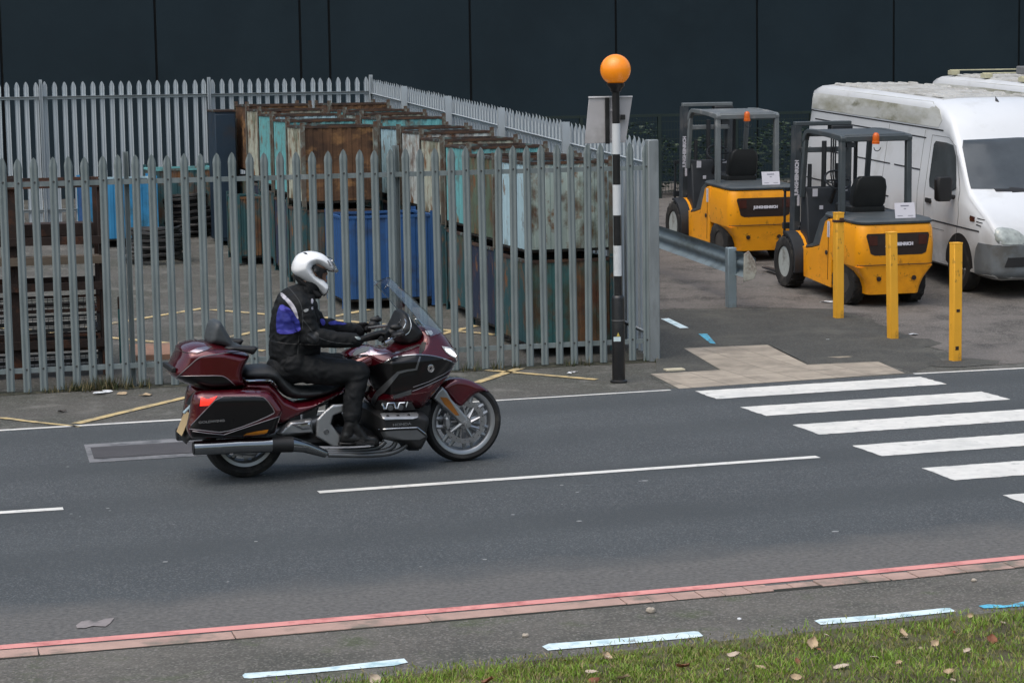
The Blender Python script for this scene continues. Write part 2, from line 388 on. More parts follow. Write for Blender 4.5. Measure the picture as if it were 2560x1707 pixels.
m_yard = mat("yard_concrete", (.125, .113, .102), .9, var=.2, vs=1.1, bump=.4, bs=70, dirt=[((.075, .07, .062), .45, .8), ((.045, .042, .038), .3, 1.9)], extra=asphalt_fx(75, (.07, .065, .06), (.2, .185, .17)))
tag(yv.build("yard", m_yard, smooth=0), kind="structure")
m_patch2 = mat("road_repair", (.062, .06, .064), .88, var=.15, vs=4, bump=.5, bs=90)
m_seal = mat("repair_seal", (.19, .19, .195), .7, var=.25, vs=6, dirt=[((.085, .09, .095), .45, 5)])
quadpx("repair_seal", [(210, 1113), (470, 1096), (900, 1070), (930, 1120), (520, 1140), (224, 1158)], m_seal, .0075)
quadpx("road_repair", [(226, 1121), (470, 1106), (890, 1080), (900, 1112), (500, 1133), (235, 1149)], m_patch2, .0115)
quadpx("road_scar", [(190, 1566), (205, 1555), (222, 1553), (240, 1557), (262, 1550), (286, 1547), (276, 1560), (264, 1569), (232, 1567), (212, 1573), (193, 1573)], mat("pale_patch", (.24, .215, .21), .8, var=.2, vs=12, dirt=[((.12, .115, .11), .35, 9)]), .009)
m_terra = mat("terracotta_slab", (.30, .17, .115), .9, var=.2, vs=3, dirt=[((.17, .14, .11), .35, 2)])
slab = MB(); A, B = G(336, 902), G(470, 896); n = Vector((-(B - A).y, (B - A).x, 0)).normalized() * .75
slab.add([(A.x, A.y, zg(A)), (B.x, B.y, zg(B)), (B + n)[:2] + (zg(B + n),), (A + n)[:2] + (zg(A + n),), (A.x, A.y, zg(A) + .06), (B.x, B.y, zg(B) + .06), (B + n)[:2] + (zg(B + n) + .06,), (A + n)[:2] + (zg(A + n) + .06,)],
         [(4, 5, 6, 7), (0, 1, 5, 4), (1, 2, 6, 5), (2, 3, 7, 6), (3, 0, 4, 7)])
tag(slab.build("paving_slab", m_terra, smooth=0, bevel=.006), "terracotta coloured slab lying behind the palisade fence near the teal post", "slab")

# ------------------------------------------------------------------ the dark clad building behind everything
m_clad = mat("charcoal_cladding", (.0120, .0225, .0300), .65, var=.2, vs=.35, bump=.05, bs=6, dirt=[((.0145, .026, .034), .4, .6)], spec=.18)
m_gap = mat("black_joint", (.003, .004, .005), .9)
bw = thing("warehouse", "dark charcoal clad warehouse wall of tall flat panels behind the yard fence", "building", T(FP(0, 20.0)) @ yardz())
WZ = FP(0, 20).z
def wall_u(px):
    d = ray(px, 60); n = FV; P0 = FC + FV * 20; t = (P0 - CAM).dot(n) / d.dot(n); return ((CAM + d * t) - FC).dot(FU)
js = [wall_u(x) for x in (388, 750, 823, 1175, 1540, 1893, 2235)]
step = 2.85
js = [js[0] - step * k for k in range(8, 0, -1)] + js + [js[-1] + step * k for k in range(1, 10)]
for i in range(len(js) - 1):
    MB().box((js[i] + .022, 0, -.6), (js[i + 1] - .022, .08, 8.5)).build("cladding_panel", m_clad, bw, bevel=.006)
MB().box((js[0], .05, -.6), (js[-1], .4, 8.4)).build("backing_wall", m_gap, bw)
MB().box((js[0] - .1, -.05, 8.5), (js[-1] + .1, .5, 8.75)).build("parapet", m_clad, bw, bevel=.01)

# ------------------------------------------------------------------ palisade fences
m_galv = mat("galvanised_steel", (.178, .212, .216), .6, metal=.1, var=.14, vs=5, dirt=[((.12, .148, .146), .4, 3), ((.28, .3, .3), .12, 9)], st=(1, 1, .35))
m_galv2 = mat("galvanised_steel_bright", (.38, .425, .455), .55, metal=.1, var=.12, vs=4, dirt=[((.30, .335, .36), .35, 2)], st=(1, 1, .35))
m_bolt = mat("weathered_bolt", (.06, .062, .06), .7, metal=.3)
def pale_mb(h, dp):
    mb = MB(); xs = [-.0395, -.0225, 0, .0225, .0395]; ys = [0, -dp, -dp * .35, -dp, 0]; top = [-.062, -.024, 0, -.024, -.062]
    rows = [(0, 1, 0), (h - .16, 1, 0), (h - .10, 1.07, 0), (h, .9, 1)]
    for side in (0, .004):
        vs = [(x * k, y * (1 if not t else .6) + side, z + (top[i] if t else 0)) for z, k, t in rows for i, (x, y) in enumerate(zip(xs, ys))]
        fs = [(r * 5 + i, r * 5 + i + 1, r * 5 + i + 6, r * 5 + i + 5) for r in range(3) for i in range(4)]
        mb.add(vs, fs if not side else [f[::-1] for f in fs])
    for z in (.224, h - .246): mb.lathe([(.011, 0), (.011, .006), (.005, .008)], 7, T(0, -dp * .35, z) @ rotx(R(90)), 1)
    return mb
def fence(label, group, u_of, nb, bay, npale, h, outward, m, ends=(True, True), hrail=(.24, .27), dp=.013):
    """u_of(t) gives the ground point t metres along; pales on the outward side of two rails"""
    P0, P1 = u_of(0), u_of(1); d = (P1 - P0); d.z = 0; d.normalize(); ang = math.atan2(d.y, d.x)
    root = thing("palisade_fence", label, "fence", T(P0) @ rotz(ang), group)
    Mi = root.matrix_world.inverted()
    s = outward                                                # +1: pales on local -y (street) side, -1: on +y
    first = None; sp = bay / npale
    for b in range(nb):
        for k in range(npale):
            t = b * bay + sp * (k + .5); p = Mi @ u_of(t)
            M = T(p.x, -.03 * s, p.z + .02) @ rotz(0 if s > 0 else math.pi) @ roty(random.gauss(0, .004)) @ T(0, 0, random.uniform(-.008, .008))
            if first is None: first = pale_mb(h, dp).build("pale", [m, m_bolt], root, smooth=0); first.matrix_local = M
            else: share(first, "pale", root, M)
    fp = None
    for b in range(nb + 1):
        if (b == 0 and not ends[0]) or (b == nb and not ends[1]): continue
        p = Mi @ u_of(b * bay); hh = h + (.03 if b not in (0, nb) else .05)
        M = T(p.x, .065 * s, p.z) @ rotz(math.pi / 2)
        if fp is None:
            q = MB().box((-.045, -.023, -.1), (.045, -.017, hh)).box((-.045, .017, -.1), (.045, .023, hh)).box((-.004, -.017, -.1), (.004, .017, hh))
            fp = q.build("post", m, root, smooth=0); fp.matrix_local = M
        else: share(fp, "post", root, M)
    for zr in (hrail[0], h - hrail[1]):
        for b in range(nb):
            a = Mi @ u_of(b * bay); c = Mi @ u_of((b + 1) * bay); r = MB()
            y0, y1 = sorted((-.026 * s, .022 * s)); yo = -.022 * s
            for (ya, yb, za, zb) in ((min(yo, yo + .005 * s), max(yo, yo + .005 * s), 0, .048), (y0 + .005 if s > 0 else y0, y1 if s > 0 else y1 - .005, .043, .048)):
                r.add([(a.x, ya, a.z + zr + za), (c.x, ya, c.z + zr + za), (c.x, yb, c.z + zr + za), (a.x, yb, a.z + zr + za), (a.x, ya, a.z + zr + zb), (c.x, ya, c.z + zr + zb), (c.x, yb, c.z + zr + zb), (a.x, yb, a.z + zr + zb)],
                      [(0, 3, 2, 1), (4, 5, 6, 7), (0, 1, 5, 4), (1, 2, 6, 5), (2, 3, 7, 6), (3, 0, 4, 7)])
            r.build("rail", m, root, smooth=0)
    return root
fence("grey palisade fence along the pavement, right behind the motorcycle", "palisade fences round the yard", lambda t: FP(-8.25 + t, 0), 3, 2.75, 17, 2.31, 1, m_galv, (True, False), (.2, .27))
fence("pale palisade fence along the far side of the yard, by the dark wall", "palisade fences round the yard", lambda t: FP(-8.25 + t, 14.9), 3, 2.75, 18, 2.36, -1, m_galv2, (True, True))
sf = fence("palisade fence running back from the corner post beside the beacon to the far fence", "palisade fences round the yard", lambda t: FP(.0, t), 5, 2.98, 19, 2.33, 1, m_galv2, (False, False), dp=.026)
m_post = mat("corner_post_steel", (.22, .245, .255), .55, metal=.2, var=.2, vs=4, dirt=[((.15, .165, .17), .4, 3)], st=(1, 1, .3))
cp = MB().box((-.06, -.06, -.1), (.06, .06, 2.36)); o = cp.build("corner_post", m_post, sf, bevel=.012)
# ------------------------------------------------------------------ steel stillages stacked in the yard
RUST = (.085, .032, .014); RUST2 = (.16, .075, .03); MOSS = (.06, .065, .03)
def pm(name, col, rust=.35, moss=.2, ds=2.2):
    return mat(name, col, .75, var=.14, vs=2.5, bump=.25, bs=30, dirt=[(MOSS, moss, 1.7), (RUST, rust, ds), (RUST2, rust * .8, ds * 2.3)], st=(1, 1, .8))
PM = dict(pale=pm("pale_green_paint", (.34, .42, .39), .30, .36, 3.4), light=pm("light_blue_paint", (.38, .54, .60), .24, .15), teal=pm("turquoise_paint", (.125, .37, .385), .3, .1),
          cream=pm("cream_paint", (.40, .42, .34), .42, .35), white=pm("chipped_white_paint", (.50, .55, .54), .45, .15), olive=pm("olive_paint", (.09, .13, .09), .42, .5),
          brown=mat("rusted_sheet", (.10, .05, .024), .9, var=.4, vs=2.4, bump=.4, bs=24, dirt=[((.035, .018, .011), .5, 1.6), ((.25, .13, .05), .3, 2.9)], st=(1, 1, 1.6)),
          navy=pm("navy_paint", (.012, .022, .05), .25, .1), deep=pm("dark_teal_paint", (.02, .075, .085), .4, .35), mott=pm("mottled_teal_paint", (.045, .15, .15), .45, .6, 1.8),
          blue=mat("bright_blue_paint", (.016, .075, .22), .6, var=.15, vs=2, dirt=[((.02, .04, .09), .3, 2)]), sky=mat("sky_blue_paint", (.025, .20, .40), .6, var=.2, vs=2, dirt=[((.02, .09, .13), .4, 1.5)]))
m_rust = mat("rusty_steel", (.038, .024, .019), .85, var=.35, vs=6, bump=.3, bs=40, dirt=[((.085, .042, .022), .35, 4), ((.12, .2, .2), .25, 2.5)])
m_postp = mat("chipped_corner_post", (.11, .12, .10), .8, var=.3, vs=5, dirt=[(RUST, .6, 3), ((.25, .3, .28), .3, 4)])
m_dark = mat("dark_inside", (.02, .018, .015), .9, var=.3, vs=3)
def stillage(label, u, v, z, front, side, W=.98, D=1.2, H=1.02, group=None, postm=None, name="steel_stillage", rim=None, feet=True, ang=0):
    root = thing(name, label, "stillage", T(FP(u, v, z)) @ rotz(FA + ang), group)
    w, d = W / 2, D / 2; z0 = .11 if feet else .03; zt = H - .03; pw = .055
    def panel(nm, m, a, b, along):
        mb = MB(); n = 7; L = 2 * (w if along == 'x' else d) - 2 * pw      # pressed sheet with shallow upright swages
        vs = []; prof = []
        for i in range(n):
            t0 = -L / 2 + L * i / n
            prof += [(t0 + L * .03, 0), (t0 + L / n * .3, 0), (t0 + L / n * .4, .008), (t0 + L / n * .75, .008), (t0 + L / n * .85, 0)]
        prof = [(-L / 2, 0)] + prof + [(L / 2, 0)]; prof.sort()
        out = 1 if b > 0 else -1
        for t, e in prof:
            for zz in (z0, zt):
                for th in (0, -.012):
                    o_ = b + out * (e + th) - out * .014
                    vs.append((t, o_, zz) if along == 'x' else (o_, t, zz))
        k = len(prof); fs = []
        for i in range(k - 1):
            a0 = i * 4; b0 = a0 + 4
            fs += [(a0, b0, b0 + 2, a0 + 2), (a0 + 1, a0 + 3, b0 + 3, b0 + 1), (a0 + 2, b0 + 2, b0 + 3, a0 + 3)]
        mb.add(vs, fs); mb.build(nm, m, root, smooth=0)
    panel("front_panel", front, 0, -d, 'x'); panel("back_panel", side, 0, d, 'x')
    panel("side_panel", side, 0, -w, 'y'); panel("side_panel", side, 0, w, 'y')
    MB().box((-w + .02, -d + .02, z0 - .03), (w - .02, d - .02, z0)).build("floor_plate", m_dark, root, smooth=0)
    rm = MB(); e = .045
    for (a, b) in (((-w, -d, zt), (w, -d + e, H)), ((-w, d - e, zt), (w, d, H)), ((-w, -d + e, zt), (-w + e, d - e, H)), ((w - e, -d + e, zt), (w, d - e, H))): rm.box(a, b)
    rm.build("rim", rim or m_rust, root, smooth=0)
    pmb = MB().box((0, 0, 0), (pw, .008, H + .045)).box((0, .008, 0), (.008, pw, H + .045)).box((-.01, -.01, 0), (.05, .05, .012)); first = None
    for (sx, sy) in ((-1, -1), (1, -1), (1, 1), (-1, 1)):
        a = {(-1, -1): 0, (1, -1): 90, (1, 1): 180, (-1, 1): 270}[(sx, sy)]
        M = T(sx * (w + .004), sy * (d + .004), 0) @ rotz(R(a))
        if first is None: first = pmb.build("corner_post", postm or m_postp, root, smooth=0); first.matrix_local = M
        else: share(first, "corner_post", root, M)
    return root
ordn = ["first", "second", "third", "fourth", "fifth", "sixth", "seventh", "eighth", "ninth", "tenth"]
top = [("pale green rust spotted", "pale", "light"), ("olive stained", "olive", "olive"), ("bright turquoise", "teal", "teal"), ("cream and rust", "cream", "cream"), ("chipped white rusty", "white", "white"), ("light blue", "light", "light"), ("turquoise", "teal", "teal"), ("cream", "cream", "pale"), ("turquoise and brown", "teal", "teal"), ("brown rusted", "brown", "brown")]
low = [("mottled teal", "mott", "deep"), ("navy", "navy", "navy"), ("dark teal", "deep", "deep"), ("navy", "navy", "navy"), ("dark teal", "deep", "deep"), ("navy", "navy", "navy"), ("dark teal", "deep", "deep"), ("navy", "navy", "navy"), ("dark teal", "deep", "deep"), ("navy", "navy", "navy")]
for k in range(10):
    v = 1.12 + 1.27 * k; u = -.77 + random.uniform(-.02, .02); H = 1.0 + random.uniform(-.015, .02)
    nm, f, s_ = low[k]; stillage(f"{nm} steel stillage, bottom layer, {ordn[k]} back in the side fence row", u, v, .02, PM[f], PM[s_], H=H, group="stillages stacked by the side fence", postm=PM["deep"])
    nm, f, s_ = top[k]; stillage(f"{nm} steel stillage, top layer, {ordn[k]} back in the side fence row", u + random.uniform(-.015, .015), v, H + .025, PM[f], PM[s_], H=1.03 + random.uniform(-.02, .02), group="stillages stacked by the side fence")
top2 = [("brown rusted", "brown", "cream"), ("turquoise", "teal", "teal"), ("pale turquoise", "light", "teal"), ("rust streaked cream", "cream", "cream"), ("rusty brown", "brown", "brown")]
for k in range(5):
    v = 6.65 + 1.25 * k; u = -2.22 + random.uniform(-.02, .02); H = 1.03
    f = ["deep", "navy", "deep", "navy", "deep"][k]; nm = ["dark teal", "navy", "dark teal", "navy", "dark teal"][k]
    stillage(f"{nm} steel stillage, bottom layer, {ordn[k]} back in the row behind the blue bin", u, v, .02, PM[f], PM[f], W=1.0, H=H, group="stillages stacked behind the blue bin", postm=PM["deep"])
    nm, f, s_ = top2[k]; stillage(f"{nm} steel stillage, top layer, {ordn[k]} back in the row behind the blue bin", u + random.uniform(-.02, .02), v, H + .025, PM[f], PM[s_], W=1.0, H=1.08, group="stillages stacked behind the blue bin")
stillage("bright blue steel bin standing on the yard floor in front of the brown rusted stillage", -1.93, 5.0, .0, PM["blue"], PM["blue"], W=1.17, D=1.1, H=1.13, postm=PM["blue"], name="blue_bin", rim=PM["blue"])["category"] = "bin"
stillage("sky blue open steel bin with pale rim near the far fence", -4.55, 12.3, 0, PM["sky"], PM["blue"], W=1.12, D=1.2, H=1.0, postm=PM["sky"], name="blue_bin", rim=PM["light"])["category"] = "bin"
stillage("dark teal open bin with turquoise rim near the far fence", -3.45, 13.4, 0, PM["deep"], PM["deep"], W=1.05, D=1.0, H=1.05, postm=PM["deep"], name="teal_bin", rim=PM["teal"])["category"] = "bin"
stillage("low dark teal bin beside the stacks at the foot of the rear row", -2.95, 9.6, 0, PM["deep"], PM["mott"], W=.4, D=1.0, H=.95, postm=PM["deep"], name="teal_bin", rim=PM["deep"])["category"] = "bin"
m_cab = mat("dark_blue_enamel", (.008, .024, .045), .5, var=.15, vs=2, dirt=[((.02, .02, .025), .3, 2)])
cab = thing("steel_cabinet", "narrow dark navy steel cabinet beside the rear stack of stillages", "cabinet", T(FP(-2.95, 11.9)) @ rotz(FA))
MB().box((-.16, -.4, .05), (.16, .4, 2.02)).build("body", m_cab, cab, bevel=.01); MB().box((-.15, -.415, .1), (.15, -.402, 1.98)).build("door", m_cab, cab, bevel=.005)
MB().box((.09, -.44, 1.0), (.11, -.415, 1.15)).build("handle", m_rust, cab); MB().box((-.17, -.42, 2.02), (.17, .41, 2.05)).build("lid", m_rust, cab)

# ------------------------------------------------------------------ clutter on the left of the yard
def hose(label, c, r0, n, seed, hr=.03):
    rnd = random.Random(seed); pts = []; tot = n * 26
    for i in range(tot):
        a = 2 * math.pi * i / 26; k = i / tot
        r = r0 * (1 + .10 * math.sin(i * .37 + seed) + rnd.uniform(-.03, .03)) * (1 - .12 * k)
        pts.append((c.x + r * math.cos(a) + .05 * math.sin(k * 7 + seed), c.y + r * math.sin(a) * .95, c.z + hr + (n * .052) * k + rnd.uniform(-.008, .008)))
    o = MB().tube(pts, hr, 6).build("hose_coil", mat("black_rubber_hose", (.014, .014, .014), .55, var=.3, vs=6, dirt=[((.06, .055, .05), .3, 3)]))
    return tag(o, label, "hose coil", "coils of black hose in the yard")
p = G(393, 655); hose("wide coil of black hose lying on the yard floor left of centre", p, .40, 9, 3)
p = G(468, 588); hose("tall coil of black hose in front of the dark teal bin", p, .40, 12, 5)
p = G(312, 602); hose("small tangle of black hose at the foot of the sky blue bin", p, .30, 5, 8)
m_rbeam = mat("rusty_beam", (.026, .016, .013), .9, var=.35, vs=4, bump=.3, bs=40, dirt=[((.10, .04, .02), .3, 3)])
m_wood = mat("weathered_timber", (.15, .12, .09), .9, var=.25, vs=3, st=(.3, 1, 3), dirt=[((.1, .085, .065), .4, 2)])
rack = thing("storage_rack", "rusty steel storage rack with timber shelf behind the fence at the left edge", "rack", T(FP(-6.72, .95)) @ rotz(FA))
for x in (-1.25, .13):
    for y in (-.12, .45):
        MB().box((x - .055, y - .06, 0), (x + .055, y - .045, 2.05)).box((x - .055, y + .045, 0), (x + .055, y + .06, 2.05)).box((x - .01, y - .045, 0), (x + .01, y + .045, 2.05)).build("upright", m_rbeam, rack, smooth=0)
for z in (1.98, 1.40, .93, .34):
    for y in (-.2, .53): MB().box((-1.3, y - .02, z - .04), (1.02, y + .02, z + .04)).build("beam", m_rbeam, rack, smooth=0)
MB().box((.98, -.18, 0), (1.05, -.10, 2.02)).box((.98, .44, 0), (1.05, .5, 2.02)).build("upright", m_rbeam, rack, smooth=0)
MB().box((-1.2, -.24, 1.16), (1.0, -.02, 1.24)).build("timber_shelf", m_wood, rack, smooth=0)
MB().box((-1.1, .05, 1.44), (.95, .42, 1.56)).build("shelf_board", m_rbeam, rack, smooth=0)
m_mesh = mat("dark_wire_mesh", (.03, .032, .033), .7, metal=.3, var=.3, vs=6)
for k in range(4):
    z = .05 + .2 * k
    pal = thing("mesh_pallet", f"flat folded wire mesh pallet, {ordn[k]} from the bottom of the pile in the rusty rack", "pallet", T(FP(-6.3, 1.15, z)) @ rotz(FA), "folded mesh pallets piled in the rack")
    fr = MB(); 
    for (a, b) in (((-.55, -.35, 0), (.55, -.31, .035)), ((-.55, .31, 0), (.55, .35, .035)), ((-.55, -.31, 0), (-.51, .31, .035)), ((.51, -.31, 0), (.55, .31, .035)), ((-.55, -.35, .15), (.55, -.32, .175)), ((-.55, -.35, .035), (-.52, -.32, .15)), ((.52, -.35, .035), (.55, -.32, .15))): fr.box(a, b)
    fr.build("frame", m_rbeam if k % 2 else m_mesh, pal, smooth=0)
    w = MB()
    for i in range(4): w.box((-.51, -.335, .05 + .026 * i), (.51, -.33, .058 + .026 * i))
    for i in range(20): w.box((-.5 + i * .052, -.33, .036), (-.495 + i * .052, -.325, .15))
    w.build("mesh_panel", m_mesh, pal, smooth=0)
p = G(311, 912); tp = thing("steel_post", "short teal painted steel post with a rusty top just behind the fence", "post", T(p))
MB().box((-.042, -.042, 0), (.042, .042, .60)).build("shaft", mat("teal_post_paint", (.012, .12, .125), .6, var=.2, vs=4), tp, bevel=.008)
MB().box((-.043, -.043, .60), (.043, .043, .73)).build("rusty_top", m_rbeam, tp, bevel=.006)

# ------------------------------------------------------------------ Belisha beacon
B0 = G(1547, 956); m_blk = mat("black_gloss_paint", (.009, .009, .010), .35, var=.2, vs=5, dirt=[((.03, .03, .03), .25, 4)]); m_wht = mat("white_sleeve", (.58, .60, .61), .5, var=.06, vs=4, dirt=[((.42, .43, .42), .25, 3)])
bea = thing("belisha_beacon", "black and white banded crossing beacon with an amber globe beside the fence corner", "beacon", T(B0))
MB().lathe([(.085, 0), (.085, .02), (.066, .03), (.064, .84), (.056, .865), (.05, .87)], 24).build("base_sleeve", m_blk, bea)
zz = .87; edges = [(.87, .905 + .16, 0), (1.065, 1.365, 1), (1.365, 1.665, 0), (1.665, 1.965, 1), (1.965, 2.265, 0), (2.265, 2.565, 1), (2.565, 2.875, 0)]
for a, b, w in edges: MB().lathe([(.041 if w else .037, a), (.041 if w else .037, b)], 20).build("white_band" if w else "black_band", m_wht if w else m_blk, bea)
MB().lathe([(.03, 2.865), (.05, 2.875), (.06, 2.905), (.085, 2.93), (.09, 2.955), (.07, 2.965)], 24).build("collar", m_blk, bea)
def globe_prof():
    r = []; 
    for i in range(0, 17):
        t = -1.03 + (math.pi / 2 + 1.03) * i / 16
        r.append((.150 * math.cos(t), .150 * math.sin(t)))
    return [(a if i < 16 else .0005, b + 3.09) for i, (a, b) in enumerate(r)]
MB().lathe(globe_prof(), 32).build("globe", mat("amber_plastic", (.86, .255, .006), .35, var=.05, vs=3, emit=(1, .27, .005), es=.16, coat=.3), bea)
m_alu = mat("sign_back_aluminium", (.42, .41, .42), .5, metal=.15, var=.1, vs=3, dirt=[((.33, .32, .32), .3, 2)])
MB().lathe([(.0665, .62), (.0665, .63)], 20).build("band_clip", mat("steel_strap", (.2, .2, .2), .4, metal=.6), bea)
MB().box((-.05, -.069, .42), (.02, -.066, .465)).build("sticker", mat("sticker_white", (.55, .66, .68), .6), bea)
MB().prism([(-.02, .47), (.012, .47), (-.004, .51)], -.0685, -.0665).build("sticker", mat("sticker_yellow", (.55, .42, .08), .6), bea)
sg = thing("sign_board", "bare grey back of a tilted sign board clamped behind the beacon post", "sign", T(B0 + Vector((-.075, .10, 2.60))) @ rotz(R(4)))
MB().prism([(-.185, .225), (.245, .22), (.175, -.225), (-.235, -.23)], 0, .012, 'y').build("plate", m_alu, sg, bevel=.004)
MB().box((-.19, -.016, .219), (.245, .02, .232)).build("top_edge", mat("bright_edge", (.7, .7, .72), .4), sg)
MB().box((-.03, -.03, -.235), (.012, 0, .22)).build("mounting_rail", m_blk, sg, bevel=.003)
MB().box((.02, -.085, .09), (.115, -.045, .105)).box((.02, -.085, -.195), (.115, -.045, -.18)).build("clamp", m_alu, sg)
MB().box((.12, -.07, .0), (.165, -.01, .05)).build("clamp_box", m_blk, sg, bevel=.004)

# ------------------------------------------------------------------ bollards, guard rail, green mesh fence
m_boll = mat("yellow_post_paint", (.80, .395, .028), .55, var=.08, vs=4, dirt=[((.5, .25, .02), .3, 3), ((.12, .07, .03), .07, 11)], st=(1, 1, .5))
for (px, py, topy, lean, lab) in ((2096, 795, 530, .0, "yellow square post nearest the forklift, with a strap round its top"), (2232, 847, 578, -.02, "yellow square post in the middle of the three, leaning slightly"), (2388, 902, 604, 0, "yellow square post nearest the zebra crossing")):
    P = G(px, py); h = (py - topy) / (FPX / P.y)
    b = thing("yellow_post", lab, "bollard", T(P) @ rotz(FA + .1) @ roty(lean), "yellow posts guarding the yard entrance")
    MB().box((-.05, -.05, -.05), (.05, .05, h)).build("shaft", m_boll, b, bevel=.008)
    MB().box((-.052, -.052, h - .012), (.052, .052, h + .004)).build("cap", m_boll, b, bevel=.003)
    if topy == 530: MB().box((-.056, -.056, h - .115), (.056, .056, h - .085)).box((-.02, -.08, h - .10), (.03, -.056, h - .06)).build("strap", m_rbeam, b, bevel=.004)
    if topy == 604: MB().box((-.03, -.0525, .12), (.01, -.0495, .16)).box((-.02, -.0525, .52), (.02, -.0495, .55)).build("scuff", m_rbeam, b)
m_arm = mat("guard_rail_steel", (.24, .30, .33), .45, metal=.35, var=.12, vs=3, dirt=[((.15, .18, .18), .35, 2)])
P0 = G(1828, 768); off = P0 - FC; gu = off.dot(FU); gv = off.dot(FV)
gr = thing("guard_rail", "galvanised crash barrier along the fence ending at a stout post near the forklifts", "guard rail", T(FP(gu, gv)) @ yardz())
prof = [(-.0, .40), (-.035, .43), (-.075, .455), (-.075, .50), (-.03, .53), (-.03, .575), (-.075, .605), (-.075, .65), (-.035, .675), (0, .705)]
vs = []; ys = [-.55 + .6 * i for i in range(22)]
for y in ys:
    for s_ in (0, .006): vs += [(-.05 + x * 1.0 - s_ + .0, y, z + .05 * max(0, y)) for x, z in prof]
n = len(prof); fs = []
for i in range(len(ys) - 1):
    for k in range(n - 1):
        a = i * 2 * n + k; b = a + 2 * n; fs.append((a, a + 1, b + 1, b)); a += n; b += n; fs.append((a, b, b + 1, a + 1))
vs = [(-x - .02, y, z) for x, y, z in vs]
MB().add(vs, fs).build("beam", m_arm, gr, smooth=60)
for y in (0, 3.2, 6.4, 9.6): MB().box((-.06, y - .055, -.1 + .05 * y), (.055, y + .055, .745 + .05 * y)).build("post", m_arm, gr, bevel=.01)
MB().prism([(-.05, .36), (.09, .39), (.13, .5), (.10, .62), (.02, .74), (-.04, .70)], -.56, -.535, 'y').build("end_plate", mat("chipped_white_end", (.36, .35, .30), .8, var=.3, vs=8, dirt=[(RUST, .4, 5)]), gr, bevel=.008)
m_green = mat("green_mesh_paint", (.007, .018, .015), .6, var=.2, vs=3)
gf = thing("mesh_fence", "dark green wire mesh fence behind the forklifts in front of the warehouse", "fence", T(FP(1.2, 16.4)) @ yardz())
for k in range(9): MB().box((k * 1.5 - .03, -.03, -.1), (k * 1.5 + .03, .03, 1.55)).build("post", m_green, gf, smooth=0)
for k in range(8):
    w = MB()
    for i in range(9): w.box((k * 1.5 + .03, -.006, .12 + i * .16), (k * 1.5 + 1.47, .006, .135 + i * .16))
    for i in range(24): w.box((k * 1.5 + .05 + i * .06, -.003, .1), (k * 1.5 + .056 + i * .06, .003, 1.5))
    w.build("mesh_panel", m_green, gf, smooth=0)
for k in range(8): MB().box((k * 1.5 + .03, -.025, 1.5), (k * 1.5 + 1.47, .025, 1.55)).build("top_rail", m_green, gf, smooth=0)

# low dark hedge along the mesh fence
hd = thing("hedge", "low dark evergreen hedge growing behind the green mesh fence", "hedge", T(FP(1.2, 17.0)) @ yardz())
hr = np.random.RandomState(3); lv = MB(); lmi = []
for i in range(9000):
    x = hr.rand() * 11.6; hmax = 1.05 + .18 * math.sin(x * 1.9) + .12 * math.sin(x * 4.7); y = hr.randn() * .17; z = .05 + hmax * hr.rand() ** .7 + .05 * hr.randn(); a = hr.rand() * 6.28; t = hr.randn() * .7; s_ = .025 + .03 * hr.rand()
    M = T(x, y, z) @ rotz(a) @ rotx(t); lv.add([(-s_, 0, 0), (0, -s_ * .5, 0), (s_, 0, .006), (0, s_ * .5, 0)], [(0, 1, 2, 3)], M, int(hr.rand() * 2))
lv.build("leaves", [mat("hedge_leaf_dark", (.012, .030, .016), .6, var=.4, vs=9), mat("hedge_leaf", (.026, .052, .022), .6, var=.4, vs=9)], hd, smooth=0)
for k in range(10): MB().tube([(k * 1.25 + .2, 0, 0), (k * 1.25 + .25, .03, .6)], [.03, .015], 6).build("stem", m_rbeam, hd)
# ------------------------------------------------------------------ shaping helpers for bodies
def loft(mb, secs, M=None, mi=0, cap=True, close=True):
    n = len(secs[0]); vs = [p for s in secs for p in s]; fs = []
    for i in range(len(secs) - 1):
        for k in range(n if close else n - 1):
            a = i * n + k; b = i * n + (k + 1) % n; fs.append((a, b, b + n, a + n))
    if cap: fs += [tuple(range(n))[::-1], tuple(range((len(secs) - 1) * n, len(secs) * n))]
    return mb.add(vs, fs, M, mi)
def chaikin(p, it=1, closed=True):
    for _ in range(it):
        q = []
        for i in range(len(p) if closed else len(p) - 1):
            a, b = p[i], p[(i + 1) % len(p)]
            q += [tuple(a[k] * .75 + b[k] * .25 for k in range(len(a))), tuple(a[k] * .25 + b[k] * .75 for k in range(len(a)))]
        p = q if closed else [p[0]] + q + [p[-1]]
    return p
def resample(p, h, closed=True):
    q = []
    n = len(p)
    for i in range(n if closed else n - 1):
        a = np.array(p[i], float); b = np.array(p[(i + 1) % n], float); k = max(1, int(round(np.linalg.norm(b - a) / h)))
        q += [tuple(a + (b - a) * j / k) for j in range(k)]
    if not closed: q.append(tuple(p[-1]))
    return q
def dist_to(poly, P):
    A = np.array(poly, float); B = np.roll(A, -1, 0); P = np.asarray(P, float); d = np.full(len(P), 1e9)
    for a, b in zip(A, B):
        ab = b - a; t = np.clip(((P - a) @ ab) / max(ab @ ab, 1e-12), 0, 1)
        d = np.minimum(d, np.linalg.norm(P - (a + t[:, None] * ab), axis=1))
    return d
def inside(poly, P):
    P = np.asarray(P, float); x, y = P[:, 0], P[:, 1]; c = np.zeros(len(P), bool); n = len(poly)
    for i in range(n):
        (x1, y1), (x2, y2) = poly[i], poly[i - 1]
        if y1 == y2: continue
        m = ((y1 > y) != (y2 > y)) & (x < (x2 - x1) * (y - y1) / (y2 - y1) + x1); c ^= m
    return c
